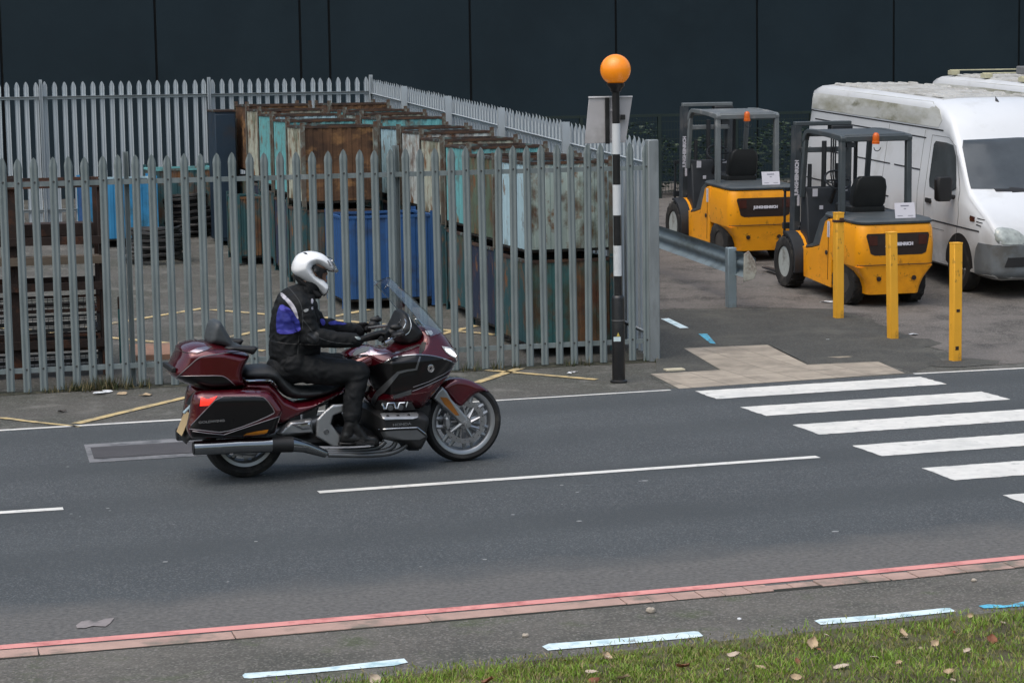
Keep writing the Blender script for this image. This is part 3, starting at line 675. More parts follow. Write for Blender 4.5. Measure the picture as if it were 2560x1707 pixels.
def fill(poly, h):
    """triangles over a polygon: (points, triangles, number of outline points, distance from the outline)"""
    b = resample(poly, h); lo = np.min(b, 0); hi = np.max(b, 0)
    gx = np.arange(lo[0] + h * .5, hi[0], h); gy = np.arange(lo[1] + h * .43, hi[1], h * .87)
    g = np.array([(x + (h * .5 if j % 2 else 0), y) for j, y in enumerate(gy) for x in gx]) if len(gx) and len(gy) else np.zeros((0, 2))
    if len(g): g = g[inside(poly, g)]
    if len(g): g = g[dist_to(poly, g) > h * .45]
    pts = [Vector(p) for p in b] + [Vector(p) for p in g]
    n = len(b)
    r = geometry.delaunay_2d_cdt(pts, [(i, (i + 1) % n) for i in range(n)], [], 1, 1e-7)
    V = np.array([tuple(p) for p in r[0]]); F = [tuple(f) for f in r[2]]
    d = dist_to(b, V); d[d < 1e-6] = 0
    return V, F, d
def inflate(mb, poly, y0, half, rad, edge=.25, h=.014, wf=None, mi=0, it=0, power=.5):
    """solid cushion: outline in (x, z), bulging to +-half about y0, its rim rounded over rad"""
    poly = chaikin(poly, it) if it else poly
    V, F, d = fill(poly, h)
    t = np.clip(d / rad, 0, 1); prof = edge + (1 - edge) * (1 - (1 - t) ** 2) ** power
    w = half * prof
    if wf is not None: w = w * np.array([wf(x, z) for x, z in V])
    n = len(V)
    a2 = 0
    for f in F[:1]:
        (x1, z1), (x2, z2), (x3, z3) = V[f[0]], V[f[1]], V[f[2]]; a2 = (x2 - x1) * (z3 - z1) - (x3 - x1) * (z2 - z1)
    if a2 < 0: F = [f[::-1] for f in F]
    yc = (lambda x, z: y0(x, z)) if callable(y0) else (lambda x, z: y0)
    vs = [(x, yc(x, z) - w_, z) for (x, z), w_ in zip(V, w)] + [(x, yc(x, z) + w_, z) for (x, z), w_ in zip(V, w)]
    fs = list(F) + [tuple(i + n for i in f[::-1]) for f in F]
    cnt = {}
    for f in F:
        for i in range(3): cnt[(f[i], f[(i + 1) % 3])] = 1
    for (i, j) in cnt:
        if (j, i) not in cnt: fs.append((j, i, i + n, j + n))
    return mb.add(vs, fs, None, mi)
def bvh_of(*mbs):
    vs = []; fs = []
    for m in mbs:
        k = len(vs); vs += [Vector(v) for v in m.v]; fs += [tuple(i + k for i in f) for f in m.f]
    return BVHTree.FromPolygons(vs, fs)
def view_rays(root):
    """rays of the photograph in a thing's own coordinates"""
    Mi = root.matrix_world.inverted(); o = Mi @ CAM; Q = Mi.to_3x3()
    return lambda px, py: (o, (Q @ ray(px, py)).normalized())
def side_rays(x=None, y=None, z=None, d=(0, 1, 0)):
    """parallel rays along an axis; the outline is in the other two coordinates"""
    d = Vector(d)
    if x is not None: return lambda a, b: (Vector((x, a, b)), d)
    if y is not None: return lambda a, b: (Vector((a, y, b)), d)
    return lambda a, b: (Vector((a, b, z)), d)
def decal_mb(poly, bvh, rays, off=.004, h=4, it=0, thick=.006, flipx=False, mb=None, mi=0):
    poly = chaikin(poly, it) if it else poly
    V, F, d = fill(poly, h); mb = mb or MB(); P = []; 
    for (a, b) in V:
        o, dr = rays(a, b); hit = bvh.ray_cast(o, dr)
        P.append(None if hit[0] is None else (hit[0], hit[1] if hit[1].dot(dr) < 0 else -hit[1], dr))
    idx = {}; vs = []
    n_ok = 0
    for i, p in enumerate(P):
        if p is None: continue
        idx[i] = n_ok; n_ok += 1; vs.append(p[0] - p[2] * off)
    fs = [tuple(idx[i] for i in f) for f in F if all(i in idx for i in f)]
    fs = [f for f in fs if max((vs[f[0]] - vs[f[1]]).length, (vs[f[1]] - vs[f[2]]).length) < .35]
    if not fs: return mb
    f = fs[0]; nn = (vs[f[1]] - vs[f[0]]).cross(vs[f[2]] - vs[f[0]]); dr = P[0][2] if P[0] else rays(*V[0])[1]
    if nn.dot(dr) > 0: fs = [f[::-1] for f in fs]
    ed = {}
    for f in fs:
        for i in range(3): ed[(f[i], f[(i + 1) % 3])] = 1
    base = len(vs); bmap = {}; sk = []
    for (i, j) in ed:
        if (j, i) in ed: continue
        for q in (i, j):
            if q not in bmap: bmap[q] = len(vs); vs.append(vs[q] + dr * (off + thick))
        sk.append((j, i, bmap[i], bmap[j]))
    fs += sk
    mb.add(vs, fs, None, mi)
    if flipx: mb.add([(-v[0], v[1], v[2]) for v in vs], [f[::-1] for f in fs], None, mi)
    return mb
def trim_mb(line, bvh, rays, r=.006, off=0, step=3, mb=None, flipx=False, closed=False, it=0, seg=6, mi=0):
    """round trim that follows a surface along a line"""
    mb = mb or MB()
    if it: line = chaikin(line, it, closed)
    pts = []
    for (a, b) in resample(line, step, closed):
        o, dr = rays(a, b); hit = bvh.ray_cast(o, dr)
        if hit[0] is None: continue
        p = hit[0] - dr * off
        if pts and (p - pts[-1]).length > .25: continue
        pts.append(p)
    if len(pts) < 2: return mb
    if closed: pts.append(pts[0])
    mb.tube(pts, r, seg, mi=mi)
    if flipx: mb.tube([(-p[0], p[1], p[2]) for p in pts], r, seg, mi=mi)
    return mb
def letters(txt, size, M, name, m, parent, depth=.0015, bold=0, shear=0, sx=1):
    vs, fs = text_mesh(txt, size, depth, bold, shear)
    return MB().add([(v[0] * sx, v[1], v[2]) for v in vs], fs, M).build(name, m, parent, smooth=0)
def wheel(parent, M, r, w, rim_r, m_tyre, m_rim, tread=0, rimprof=None, name="wheel", dish=.3):
    """wheel turning about local x: tyre and rim are its sub-parts"""
    X = M @ roty(math.pi / 2)
    hub = MB().lathe([(.02, -w * .30), (rim_r * .35, -w * .3), (rim_r * .35, w * .3), (.02, w * .3)], 16).build(name, m_rim, parent); hub.matrix_local = X
    b = .35 * w
    prof = [(rim_r, -w * .36), (rim_r * 1.06, -w * .44), ((r + rim_r) / 2, -w * .5), (r * .95, -w * .45), (r * .985, -w * .34), (r, -w * .15), (r, w * .15), (r * .985, w * .34), (r * .95, w * .45), ((r + rim_r) / 2, w * .5), (rim_r * 1.06, w * .44), (rim_r, w * .36)]
    t = MB().lathe(prof, 40, closed=True)
    if tread:
        for k in range(tread):
            a = 2 * math.pi * k / tread
            for s_ in (-1, 1):
                t.box((r * .955, -.02, 0), (r * 1.012, .02, w * .42), rotz(a + (0 if s_ > 0 else math.pi / tread)) @ Matrix.Scale(s_, 4, (0, 0, 1)))
    t.build("tyre", m_tyre, hub)
    rp = rimprof or [(rim_r * 1.0, -w * .38), (rim_r * .92, -w * .36), (rim_r * .82, -w * dish), (rim_r * .45, -w * dish), (rim_r * .3, -w * (dish + .05)), (.01, -w * (dish + .05))]
    q = MB().lathe(rp + [(.01, w * .2), (rim_r * .9, w * .3), (rim_r * 1.0, w * .38)], 40); q.build("rim", m_rim, hub)
    return hub
m_tyre = mat("tyre_rubber", (.009, .009, .0095), .8, var=.25, vs=8, bump=.2, bs=90, dirt=[((.045, .042, .038), .25, 5)])
m_tyred = mat("dusty_tyre_rubber", (.014, .0135, .013), .9, var=.3, vs=6, bump=.3, bs=60, dirt=[((.06, .055, .048), .35, 4)])

# ------------------------------------------------------------------ forklifts: local y runs to the mast, x to the right, origin under the rear axle
m_fy = mat("forklift_yellow", (.90, .355, .005), .42, var=.05, vs=2, coat=.2, dirt=[((.70, .26, .006), .3, 2.2), ((.16, .09, .02), .05, 10)])
m_fg = mat("forklift_grey", (.055, .066, .072), .55, var=.15, vs=4, dirt=[((.1, .1, .1), .2, 3)])
m_fd = mat("forklift_dark", (.018, .021, .025), .55, var=.2, vs=5)
m_fm = mat("mast_steel", (.05, .06, .068), .5, metal=.2, var=.2, vs=4, dirt=[((.1, .1, .1), .25, 4)])
m_grl = mat("brown_black_grille", (.022, .013, .010), .45, var=.3, vs=7)
m_lens = mat("dull_red_lens", (.055, .016, .011), .25, var=.2, vs=9)
m_paper = mat("white_paper", (.62, .61, .66), .7, var=.03, vs=3)
m_ink = mat("grey_ink", (.22, .22, .26), .7)
m_amb = mat("amber_beacon_lens", (.55, .10, .008), .25, var=.15, vs=6, emit=(1, .22, .02), es=.06)
m_frim = mat("pale_wheel_rim", (.40, .43, .41), .6, var=.12, vs=6, dirt=[((.2, .2, .18), .3, 4)])
m_frim2 = mat("dirty_wheel_rim", (.05, .045, .04), .7, var=.3, vs=6)
m_seat = mat("black_vinyl", (.013, .014, .014), .5, var=.25, vs=7, bump=.15, bs=40)
def rrect(hx, y0, y1, rr, rf, n=6):
    """plan outline, rounded: rear corners rr, front corners rf"""
    p = []
    for (cx, cy, r, a0) in ((hx - rr, y0 + rr, rr, -90), (hx - rf, y1 - rf, rf, 0), (-hx + rf, y1 - rf, rf, 90), (-hx + rr, y0 + rr, rr, 180)):
        for i in range(n + 1): a = R(a0 + 90 * i / n); p.append((cx + r * math.cos(a), cy + r * math.sin(a)))
    return p
def forklift(label, M, guard_m, papers=True, rack=False):
    f = thing("forklift", label, "forklift", M, "forklifts parked beside the vans")
    cw = MB()
    loft(cw, [[(x, y, z) for x, y in rrect(hx, y0, y1, rr, .02)] for z, hx, y0, y1, rr in
              ((.52, .515, -.46, .40, .13), (.56, .522, -.475, .42, .13), (.80, .525, -.48, .43, .13), (.97, .515, -.47, .44, .13), (1.03, .50, -.455, .45, .13), (1.045, .48, -.43, .45, .12))])
    loft(cw, [[(x, y, z) for x, y in rrect(hx, y0, y1, .07, .02)] for z, hx, y0, y1 in
              ((.17, .35, -.40, -.16), (.25, .36, -.415, -.10), (.36, .40, -.43, -.05), (.46, .47, -.445, 0), (.522, .512, -.458, .1))])
    cwo = cw.build("counterweight", m_fy, f, bevel=.006)
    bv = bvh_of(cw)
    rays = side_rays(y=-2, d=(0, 1, 0))
    decal_mb([(-.40, .935), (.41, .935), (.425, .90), (.385, .69), (.33, .665), (-.30, .665), (-.355, .69), (-.415, .905)], bv, rays, .004, .03).build("grille", m_grl, cwo, smooth=40)
    decal_mb([(-.39, .91), (-.27, .91), (-.27, .79), (-.37, .79)], bv, rays, .009, .03).build("tail_lamp", m_lens, cwo, smooth=40)
    decal_mb([(.40, .91), (.28, .91), (.28, .79), (.385, .79)], bv, rays, .009, .03).build("tail_lamp", m_lens, cwo, smooth=40)
    letters("JUNGHEINRICH", .052, T(.02, -.492, .80) @ rotx(R(90)), "maker_lettering", m_paper, cwo, .004, .003)
    for x in (-.22, .25): MB().lathe([(.03, 0), (.03, .012), (.012, .014)], 14, T(x, -.437, .37) @ rotx(R(90))).build("tow_hole", m_grl, cwo)
    trim_mb([(-.5, .545), (.5, .545)], bv, rays, .006, -.002, .04).build("seam", m_grl, cwo)
    # chassis side skirts, step and battery box
    ch = MB()
    side = [(.33, .17), (1.22, .20), (1.24, .56), (.98, .60), (.72, .66), (.55, .99), (.43, 1.03), (.33, 1.03)]
    for x in (-.525, .485): ch.prism(side, x, x + .04, 'x')
    ch.box((-.485, .34, .25), (.485, 1.5, .58)); ch.box((-.42, -.1, .22), (.42, .36, .5))
    cho = ch.build("chassis", m_fy, f, bevel=.006)
    MB().prism([(.72, .665), (.98, .606), (1.24, .567), (1.24, .60), (1.0, .66), (.78, .98), (.62, 1.06), (.5, 1.06), (.56, .995)], -.50, .50, 'x').build("battery_hood", m_fg, f, bevel=.02)
    hood = MB(); loft(hood, [[(x, y, z) for x, y in rrect(hx, y0, .62, .14, .05)] for z, hx, y0 in ((1.045, .49, -.44), (1.05, .51, -.465), (1.075, .515, -.47), (1.10, .49, -.44), (1.105, .40, -.36))])
    hood.build("rear_hood", m_fg, f)
    MB().box((-.46, .98, .58), (-.3, 1.3, .60)).build("step", m_fd, f)
    MB().lathe([(.03, 0), (.03, .01), (.01, .011)], 12, T(-.526, .48, .60) @ roty(R(-90))).build("fuel_cap", m_fd, f)
    if papers: MB().box((-.528, .395, .80), (-.526, .47, 1.0)).build("notice", m_paper, f, smooth=0)
    # cowl, steering column, dark interior
    MB().prism([(1.3, .55), (1.62, .55), (1.62, 1.28), (1.50, 1.33), (1.42, 1.2), (1.36, .8)], -.42, .42, 'x').build("front_cowl", m_fd, f, bevel=.02)
    st = MB().tube([(-.08, 1.45, 1.1), (-.08, 1.22, 1.42)], .03, 8); wh = T(-.08, 1.20, 1.44) @ rotx(R(40))
    st.tube([wh @ Vector((.17 * math.cos(a), .17 * math.sin(a), 0)) for a in [2 * math.pi * i / 24 for i in range(25)]], .014, 6)
    st.tube([wh @ Vector((-.17, 0, 0)), wh @ Vector((.17, 0, 0))], .012, 6); st.build("steering_wheel", m_fd, f)
    MB().tube([(.25, 1.35, 1.1), (.25, 1.28, 1.38)], .015, 6).ball((.25, 1.27, 1.40), .03, 8, 6).tube([(.33, 1.35, 1.1), (.33, 1.28, 1.36)], .015, 6).ball((.33, 1.27, 1.38), .03, 8, 6).build("levers", m_fd, f)
    seat = MB(); loft(seat, [[(x, y, z) for x, y in rrect(hx, y0, y1, .05, .05)] for z, hx, y0, y1 in ((1.06, .22, .42, .92), (1.10, .24, .40, .94), (1.17, .24, .40, .94), (1.20, .21, .43, .90))])
    loft(seat, [[(x, y, z) for x, y in rrect(hx, y0, y0 + t, .04, .04)] for z, hx, y0, t in ((1.17, .20, .40, .14), (1.22, .225, .37, .15), (1.42, .225, .33, .15), (1.52, .20, .315, .13), (1.56, .15, .315, .10))])
    seat.build("seat", m_seat, f)
    # overhead guard
    gd = MB()
    for x in (-.45, .45):
        gd.prism([(.16, 1.08), (.255, 1.08), (.285, 2.02), (.205, 2.06)], x - .035, x + .035, 'x')
        gd.prism([(1.46, 1.2), (1.53, 1.2), (1.44, 1.96), (1.37, 1.96)], x - .03, x + .03, 'x')
        gd.prism(chaikin([(.20, 2.00), (.19, 2.075), (.26, 2.10), (1.25, 2.12), (1.42, 2.06), (1.47, 1.93), (1.39, 1.92), (1.34, 2.03), (1.2, 2.055), (.30, 2.03), (.28, 1.98)], 1), x - .035, x + .035, 'x')
    gdo = gd.build("overhead_guard", guard_m, f, bevel=.01)
    MB().box((-.43, .19, 2.01), (.43, .25, 2.085)).box((-.43, 1.33, 2.0), (.43, 1.4, 2.06)).box((-.42, .25, 2.06), (.42, 1.25, 2.10)).build("roof_panel", guard_m, gdo, bevel=.012)
    MB().box((-.40, .21, 1.94), (-.28, .27, 2.0)).build("work_light", m_fd, gdo); MB().box((.2, 1.3, 1.2), (.235, 1.35, 1.98)).build("grab_bar", m_fd, gdo)
    lp = MB().lathe([(.02, 0), (.048, 0), (.048, .03), (.042, .035), (.042, .10), (.034, .125), (.018, .138), (.003, .14)], 16, T(-.04, .14, 1.985)); lp.build("warning_beacon", m_amb, f)
    MB().tube([(-.02 + .045 * math.cos(a), .14, 1.94 + .045 * math.sin(a)) for a in [math.pi + i * math.pi / 8 for i in range(9)]], .006, 5).build("beacon_cable", m_fd, f)
    # mast, carriage
    ms = MB()
    for x in (-.40, .32):
        ms.box((x, 1.86, .12), (x + .08, 1.90, 2.10)).box((x, 1.90, .12), (x + .02, 2.0, 2.10)).box((x, 2.0, .12), (x + .08, 2.03, 2.10))
        ms.box((x + (.03 if x < 0 else -.0), 1.91, .1), (x + (.09 if x < 0 else .05), 1.99, 2.05))
    mo = ms.build("mast", m_fm, f, smooth=0)
    MB().box((-.40, 1.88, 2.10), (.40, 1.97, 2.155)).box((-.36, 1.86, 1.75), (.36, 1.88, 1.82)).build("crossbar", guard_m, mo, bevel=.008)
    MB().box((.10, 1.84, 1.97), (.40, 1.99, 2.10)).build("cylinder_head", m_fd, mo, bevel=.008); MB().box((-.36, 1.82, .7), (.36, 1.85, .78)).build("mast_tie", m_fd, mo, bevel=.008)
    for x, ht, rr in ((-.2, 1.6, .03), (.2, 1.6, .03), (0, 1.9, .035)): MB().tube([(x, 1.85, .3), (x, 1.85, ht)], rr, 8).build("lift_cylinder", m_fd, mo)
    for k in range(3): MB().tube([(.10 + .03 * k, 1.62, .9), (.12 + .03 * k, 1.74, 1.15), (.10 + .03 * k, 1.84, 1.45), (.10 + .03 * k, 1.85, 2.05)], .011, 6).build("hydraulic_hose", m_fd, mo)
    for (x, y, z, w, hh, ax) in ((-.36, 1.615, 1.22, .07, .10, 0), (-.26, 1.615, 1.05, .05, .05, 0), (.05, 1.36, 1.28, .08, .05, 0), (-.37, 1.855, 1.05, .035, .13, 0)): MB().box((x, y - .26 if y == 1.615 else y - .002, z), (x + w, y - .255 if y == 1.615 else y, z + hh)).build("label", m_paper, f, smooth=0)
    MB().tube([(-.527, .43, .26), (-.527, .43, .98)], .004, 5).build("panel_seam", m_grl, cho)
    letters("JUNGHEINRICH", .07, T(-.378, 1.8575, 1.42) @ rotx(R(90)) @ rotz(R(90)), "mast_lettering", m_paper, mo, .001, .004, sx=.95)
    cr = MB()
    for i in range(7): cr.box((-.44 + i * .135, 2.12, .30), (-.415 + i * .135, 2.15, 1.25))
    cr.box((-.45, 2.1, .28), (.45, 2.16, .38)).box((-.45, 2.1, .72), (.45, 2.16, .80)).box((-.45, 2.1, 1.22), (.45, 2.16, 1.27)).build("load_guard", m_fd, f, smooth=0)
    fk = MB()
    for x in (-.32, .22): fk.prism([(2.16, .05), (3.2, .05), (3.2, .065), (2.20, .10), (2.20, .7), (2.16, .7)], x, x + .1, 'x')
    fk.build("forks", m_fd, f, smooth=0)
    # wheels and fenders
    for x, s in ((-.46, 1), (.46, -1)):
        wheel(f, T(x - .06 * s, 1.68, .34) @ rotz(0 if s > 0 else math.pi), .34, .23, .20, m_tyred, m_frim, 18)
        wheel(f, T(x + .045 * s, .02, .285) @ rotz((0 if s > 0 else math.pi) + (.12 if s > 0 else 0)), .285, .19, .13, m_tyred, m_frim2, 16)
    for s in (-1, 1):
        fn = MB()
        arc = [(1.68 + .40 * math.cos(a), .34 + .40 * math.sin(a)) for a in [R(195 - 11 * i) for i in range(11)]]
        arc2 = [(1.68 + .372 * math.cos(a), .34 + .372 * math.sin(a)) for a in [R(195 - 11 * i) for i in range(11)]]
        fn.prism(arc + arc2[::-1], s * .36, s * .46, 'x', mi=0)
        fn.build("fender", m_fy, f, smooth=50)
    for s in (-1, 1):
        arc = [(1.68 + .402 * math.cos(a), .34 + .402 * math.sin(a)) for a in [R(195 - 11 * i) for i in range(11)]]
        arc2 = [(1.68 + .365 * math.cos(a), .34 + .365 * math.sin(a)) for a in [R(195 - 11 * i) for i in range(11)]]
        for xa, xb in ((.46, .62), (.22, .36)): MB().prism(arc + arc2[::-1], s * xa, s * xb, 'x').build("mudguard", m_fd, f, smooth=50)
    if papers:
        pp = thing("paper_notice", "white printed notice propped on the rear hood of the " + ("far" if rack else "near") + " forklift", "notice", M @ T(.0, -.40, 1.108) @ rotx(R(-14)), "notices on the forklifts")
        MB().box((0, -.002, 0), (.27, 0, .19)).build("sheet", m_paper, pp, smooth=0)
        MB().box((.08, -.004, .145), (.19, -.002, .16)).box((.12, -.004, .11), (.15, -.002, .12)).box((.03, -.004, .025), (.10, -.002, .032)).box((.17, -.004, .025), (.24, -.002, .032)).build("print", m_ink, pp, smooth=0)
    return f
m_gl = mat("light_grey_guard", (.13, .145, .15), .5, var=.12, vs=4, dirt=[((.3, .3, .29), .2, 3)])
def yard_M(u, v, ang=0): return T(FP(u, v)) @ rotz(FA + ang) @ rotx(YSLOPE)
forklift("yellow forklift nearest the yellow posts, dark overhead guard, seen from behind", yard_M(4.09, 3.22), m_fg)
forklift("yellow forklift farther back by the guard rail, with pale grey overhead guard", yard_M(4.13, 7.75), m_gl, rack=True)
# ------------------------------------------------------------------ white vans: local y runs to the rear, x to the right, origin under the front axle
m_vw = mat("van_white_paint", (.60, .61, .62), .35, var=.04, vs=1.5, coat=.3, dirt=[((.42, .42, .40), .28, 1.1)])
def van_fx(c, e):
    sx = e['n'].new("ShaderNodeSeparateXYZ"); e['l'].new(e['tc'].outputs["Object"], sx.inputs[0])
    low = e['ramp'](sx.outputs[2], 1.15, .35)                  # road dirt splashed on the lower panels
    m = e['n'].new("ShaderNodeMath"); m.operation = 'MULTIPLY'; e['l'].new(low, m.inputs[0]); e['l'].new(e['ramp'](e['noise'](2.2, 7), .25, .65), m.inputs[1])
    return e['mix'](m.outputs[0], c, (.20, .195, .18))
m_van = mat("van_dirty_white", (.64, .66, .68), .38, var=.04, vs=1.2, coat=.25, dirt=[((.54, .55, .55), .2, 1.3)], extra=van_fx)
m_roofp = mat("mossy_roof_plastic", (.50, .51, .49), .6, var=.1, vs=2, dirt=[((.27, .265, .2), .5, 1.2), ((.17, .17, .12), .22, 3)], st=(1, .5, 1.5))
m_rooft = mat("weathered_roof_top", (.42, .42, .40), .7, var=.12, vs=2, dirt=[((.3, .29, .26), .45, 1.5)])
m_vglass = mat("dark_window_glass", (.052, .060, .064), .14, var=.25, vs=2, spec=.8)
m_trim = mat("black_trim", (.012, .012, .013), .6, var=.2, vs=5)
m_bump = mat("grey_bumper_plastic", (.13, .145, .155), .65, var=.15, vs=3, dirt=[((.09, .09, .085), .3, 2)])
m_hl = mat("headlamp_glass", (.32, .35, .33), .15, var=.3, vs=14, coat=.6)
m_steelw = mat("dirty_steel_wheel", (.10, .10, .095), .7, var=.3, vs=7, dirt=[((.05, .045, .04), .4, 5)])
def van(label, M, front=True, group=None):
    root = thing("panel_van", label, "van", M, group)
    def sec(y, zb, w, zbelt, wr, zg_, zr, rise=.03):
        wr = wr + .045
        h = [(0, zb), (w * .86, zb), (w - .01, zb + .06), (w, min(zb + .25, zbelt - .05)), (w, (zb + zbelt) * .52), (w - .005, zbelt), (w - (w - wr) * .5, (zbelt + zg_) / 2), (wr, zg_), (wr + .005, zg_ + (zr - zg_) * .10),
             (wr - .01, zg_ + (zr - zg_) * .60), (wr - .03, zr - (zr - zg_) * .14), (wr - .09, zr - .004), (wr * .5, zr + rise * .8), (0, zr + rise)]
        return [(x, y, z) for x, z in h] + [(-x, y, z) for x, z in h[-2:0:-1]]
    body = MB()
    S = [sec(-.98, .34, .72, .62, .70, .66, .72, .005), sec(-.95, .28, .84, .66, .81, .74, .80, .01), sec(-.88, .25, .925, .78, .86, .84, .90, .02), sec(-.70, .24, .958, .88, .87, .96, 1.02, .03), sec(-.40, .24, .965, 1.0, .87, 1.10, 1.16, .035),
         sec(-.12, .24, .965, 1.10, .865, 1.23, 1.30, .04), sec(.02, .24, .966, 1.15, .85, 1.37, 1.45, .045), sec(.30, .24, .966, 1.17, .825, 1.70, 1.80, .05), sec(.50, .24, .966, 1.18, .815, 1.90, 2.05, .04), sec(.62, .24, .966, 1.18, .81, 1.98, 2.18, .03), sec(.85, .24, .966, 1.18, .81, 2.02, 2.32, .03), sec(1.15, .24, .966, 1.18, .81, 2.03, 2.40, .03),
         sec(1.5, .24, .966, 1.18, .81, 2.03, 2.41, .03), sec(3.5, .24, .966, 1.18, .81, 2.03, 2.42, .03), sec(5.3, .26, .966, 1.18, .81, 2.03, 2.41, .03), sec(5.55, .28, .95, 1.18, .79, 2.02, 2.36, .03), sec(5.62, .32, .93, 1.18, .76, 2.0, 2.28, .02)]
    loft(body, S)
    bo = body.build("body", m_van, root, smooth=50)
    bv = bvh_of(body); fr = side_rays(y=-3, d=(0, 1, 0)); lf = side_rays(x=-3, d=(1, 0, 0)); dn = side_rays(z=5, d=(0, 0, -1))
    def pair(mb, nm, m, sm=50):
        mb.build(nm, m, bo, smooth=sm); q = MB().add([(-v[0], v[1], v[2]) for v in mb.v], [f[::-1] for f in mb.f]); q.build(nm, m, bo, smooth=sm)
    def both(poly, nm, m, off=.004, h=.06, it=0): pair(decal_mb(poly, bv, lf, off, h, it), nm, m)
    # windscreen, side windows
    decal_mb([(-.86, 1.34), (0, 1.32), (.86, 1.34), (.80, 1.84), (.76, 1.93), (0, 1.95), (-.76, 1.93), (-.80, 1.84)], bv, fr, .006, .06).build("windscreen", m_vglass, bo, smooth=60)
    decal_mb([(-.55, 1.305), (-.02, 1.30), (-.02, 1.325), (-.55, 1.335)], bv, fr, .016, .05).build("wiper", m_trim, bo, smooth=60)
    decal_mb([(.02, 1.305), (.6, 1.30), (.6, 1.32), (.02, 1.33)], bv, fr, .016, .05).build("wiper", m_trim, bo, smooth=60)
    both([(.20, 1.32), (.36, 1.72), (.47, 1.86), (.66, 1.88), (.98, 1.88), (1.03, 1.83), (1.02, 1.36), (.98, 1.27), (.55, 1.20), (.40, 1.23)], "side_window", m_vglass, .005)
    # roof cap: mossy sides and weathered ribbed top
    both([(.95, 2.06), (5.5, 2.06), (5.56, 2.2), (5.48, 2.375), (1.3, 2.385), (1.0, 2.30), (.86, 2.17)], "roof_side", m_roofp, .004, .1)
    rb = decal_mb([(-.66, 1.25), (.66, 1.25), (.66, 5.45), (-.66, 5.45)], bv, dn, .003, .12)
    for i in range(8):
        x = -.60 + .17 * i
        for k in range(7): rb.add([(x - .03, 1.4 + k * .58, 2.43), (x + .03, 1.4 + k * .58, 2.43), (x + .03, 1.70 + k * .58, 2.43), (x - .03, 1.70 + k * .58, 2.43), (x - .015, 1.43 + k * .58, 2.455), (x + .015, 1.43 + k * .58, 2.455), (x + .015, 1.67 + k * .58, 2.455), (x - .015, 1.67 + k * .58, 2.455)],
                                  [(4, 5, 6, 7), (0, 1, 5, 4), (1, 2, 6, 5), (2, 3, 7, 6), (3, 0, 4, 7)])
    rb.build("roof_top", m_rooft, bo, smooth=30)
    # side mouldings and door lines
    for line in ([(.80, 2.03), (5.55, 2.03)], [(1.3, 1.90), (5.3, 1.91)], [(1.35, 1.47), (2.2, 1.47)], [(2.35, 1.47), (3.6, 1.47)], [(3.75, 1.47), (5.4, 1.47)], [(-.55, .84), (5.5, .84)], [(2.3, 1.02), (5.4, 1.02)]):
        pair(trim_mb(line, bv, lf, .010, .0, .1), "moulding", m_trim)
    mgap = mat("panel_gap", (.16, .165, .165), .8)
    for line in ([(1.12, .36), (1.12, 1.95), (.62, 1.95), (.40, 1.85), (.10, 1.30), (.05, 1.0), (.12, .6)], [(1.35, .4), (1.35, 2.0)], [(2.55, .4), (2.55, 2.0)], [(.47, .74), (1.1, .74)]): pair(trim_mb(line, bv, lf, .005, -.001, .05), "door_gap", mgap)
    both([(.90, 1.06), (1.05, 1.06), (1.06, 1.09), (1.05, 1.12), (.90, 1.12), (.88, 1.09)], "door_handle", m_trim, .02, .03)
    both([(-.42, .95), (-.30, .95), (-.28, .985), (-.30, 1.02), (-.42, 1.01)], "indicator", m_lens, .008, .03)
    for k in range(3): pair(trim_mb([(-.62 + .01 * k, .99 - .04 * k), (-.47, 1.0 - .04 * k)], bv, lf, .007, 0, .03), "side_vent", m_trim)
    # front end
    both([(-1.2, .26), (-.47, .30), (-.46, .44), (-.50, .62), (-.56, .70), (-1.2, .71)], "bumper_side", m_bump, .012, .05)
    decal_mb([(-.93, .27), (.93, .27), (.95, .5), (.93, .70), (-.93, .70), (-.95, .5)], bv, fr, .014, .05).build("bumper", m_bump, bo, smooth=60)
    decal_mb([(-.80, .43), (.80, .43), (.76, .55), (-.76, .55)], bv, fr, .020, .05).build("bumper_vent", m_trim, bo, smooth=60)
    pair(decal_mb([(-.90, .735), (-.80, .715), (-.52, .715), (-.50, .78), (-.62, .90), (-.84, .93), (-.91, .88)], bv, fr, .012, .04, 1), "headlight", m_hl, 60)
    decal_mb([(-.45, .73), (.45, .73), (.50, .88), (.42, .93), (-.42, .93), (-.50, .88)], bv, fr, .010, .05).build("grille", m_trim, bo, smooth=60)
    MB().lathe([(.06, 0), (.06, .01), (.05, .012)], 20, T(0, -.93, .86) @ rotx(R(70))).build("badge", mat("chrome_badge", (.5, .5, .5), .2, metal=.9), bo)
    decal_mb([(-.34, -.21), (.34, -.21), (.34, -.10), (-.34, -.10)], bv, dn, .006, .05).build("cowl_intake", m_trim, bo, smooth=60)
    MB().lathe([(.03, 0), (.02, .05), (.006, .1), (.002, .12)], 8, T(0, .98, 2.36) @ rotx(R(-40))).build("aerial", m_trim, bo)
    dash = MB().ball((-.35, .12, 1.36), (.28, .12, .1), 14, 8); dash.build("dashboard_cloth", mat("grey_cloth", (.12, .12, .12), .8), bo)
    for s in (-1, 1):
        mi_ = MB()
        loft(mi_, [[(s * x, y, z) for x, y in rrect(.115, -.08, .08, .04, .03)] for z in (1.30,)] * 0 or [[(s * (1.12 + x), .20 + y, z) for x, y in rrect(hx, -.07, .06, .04, .03)] for z, hx in ((1.16, .08), (1.19, .105), (1.44, .11), (1.47, .085))])
        mi_.tube([(s * .93, .22, 1.20), (s * 1.05, .2, 1.22)], .03, 8)
        mi_.build("door_mirror", m_trim, root, smooth=40)
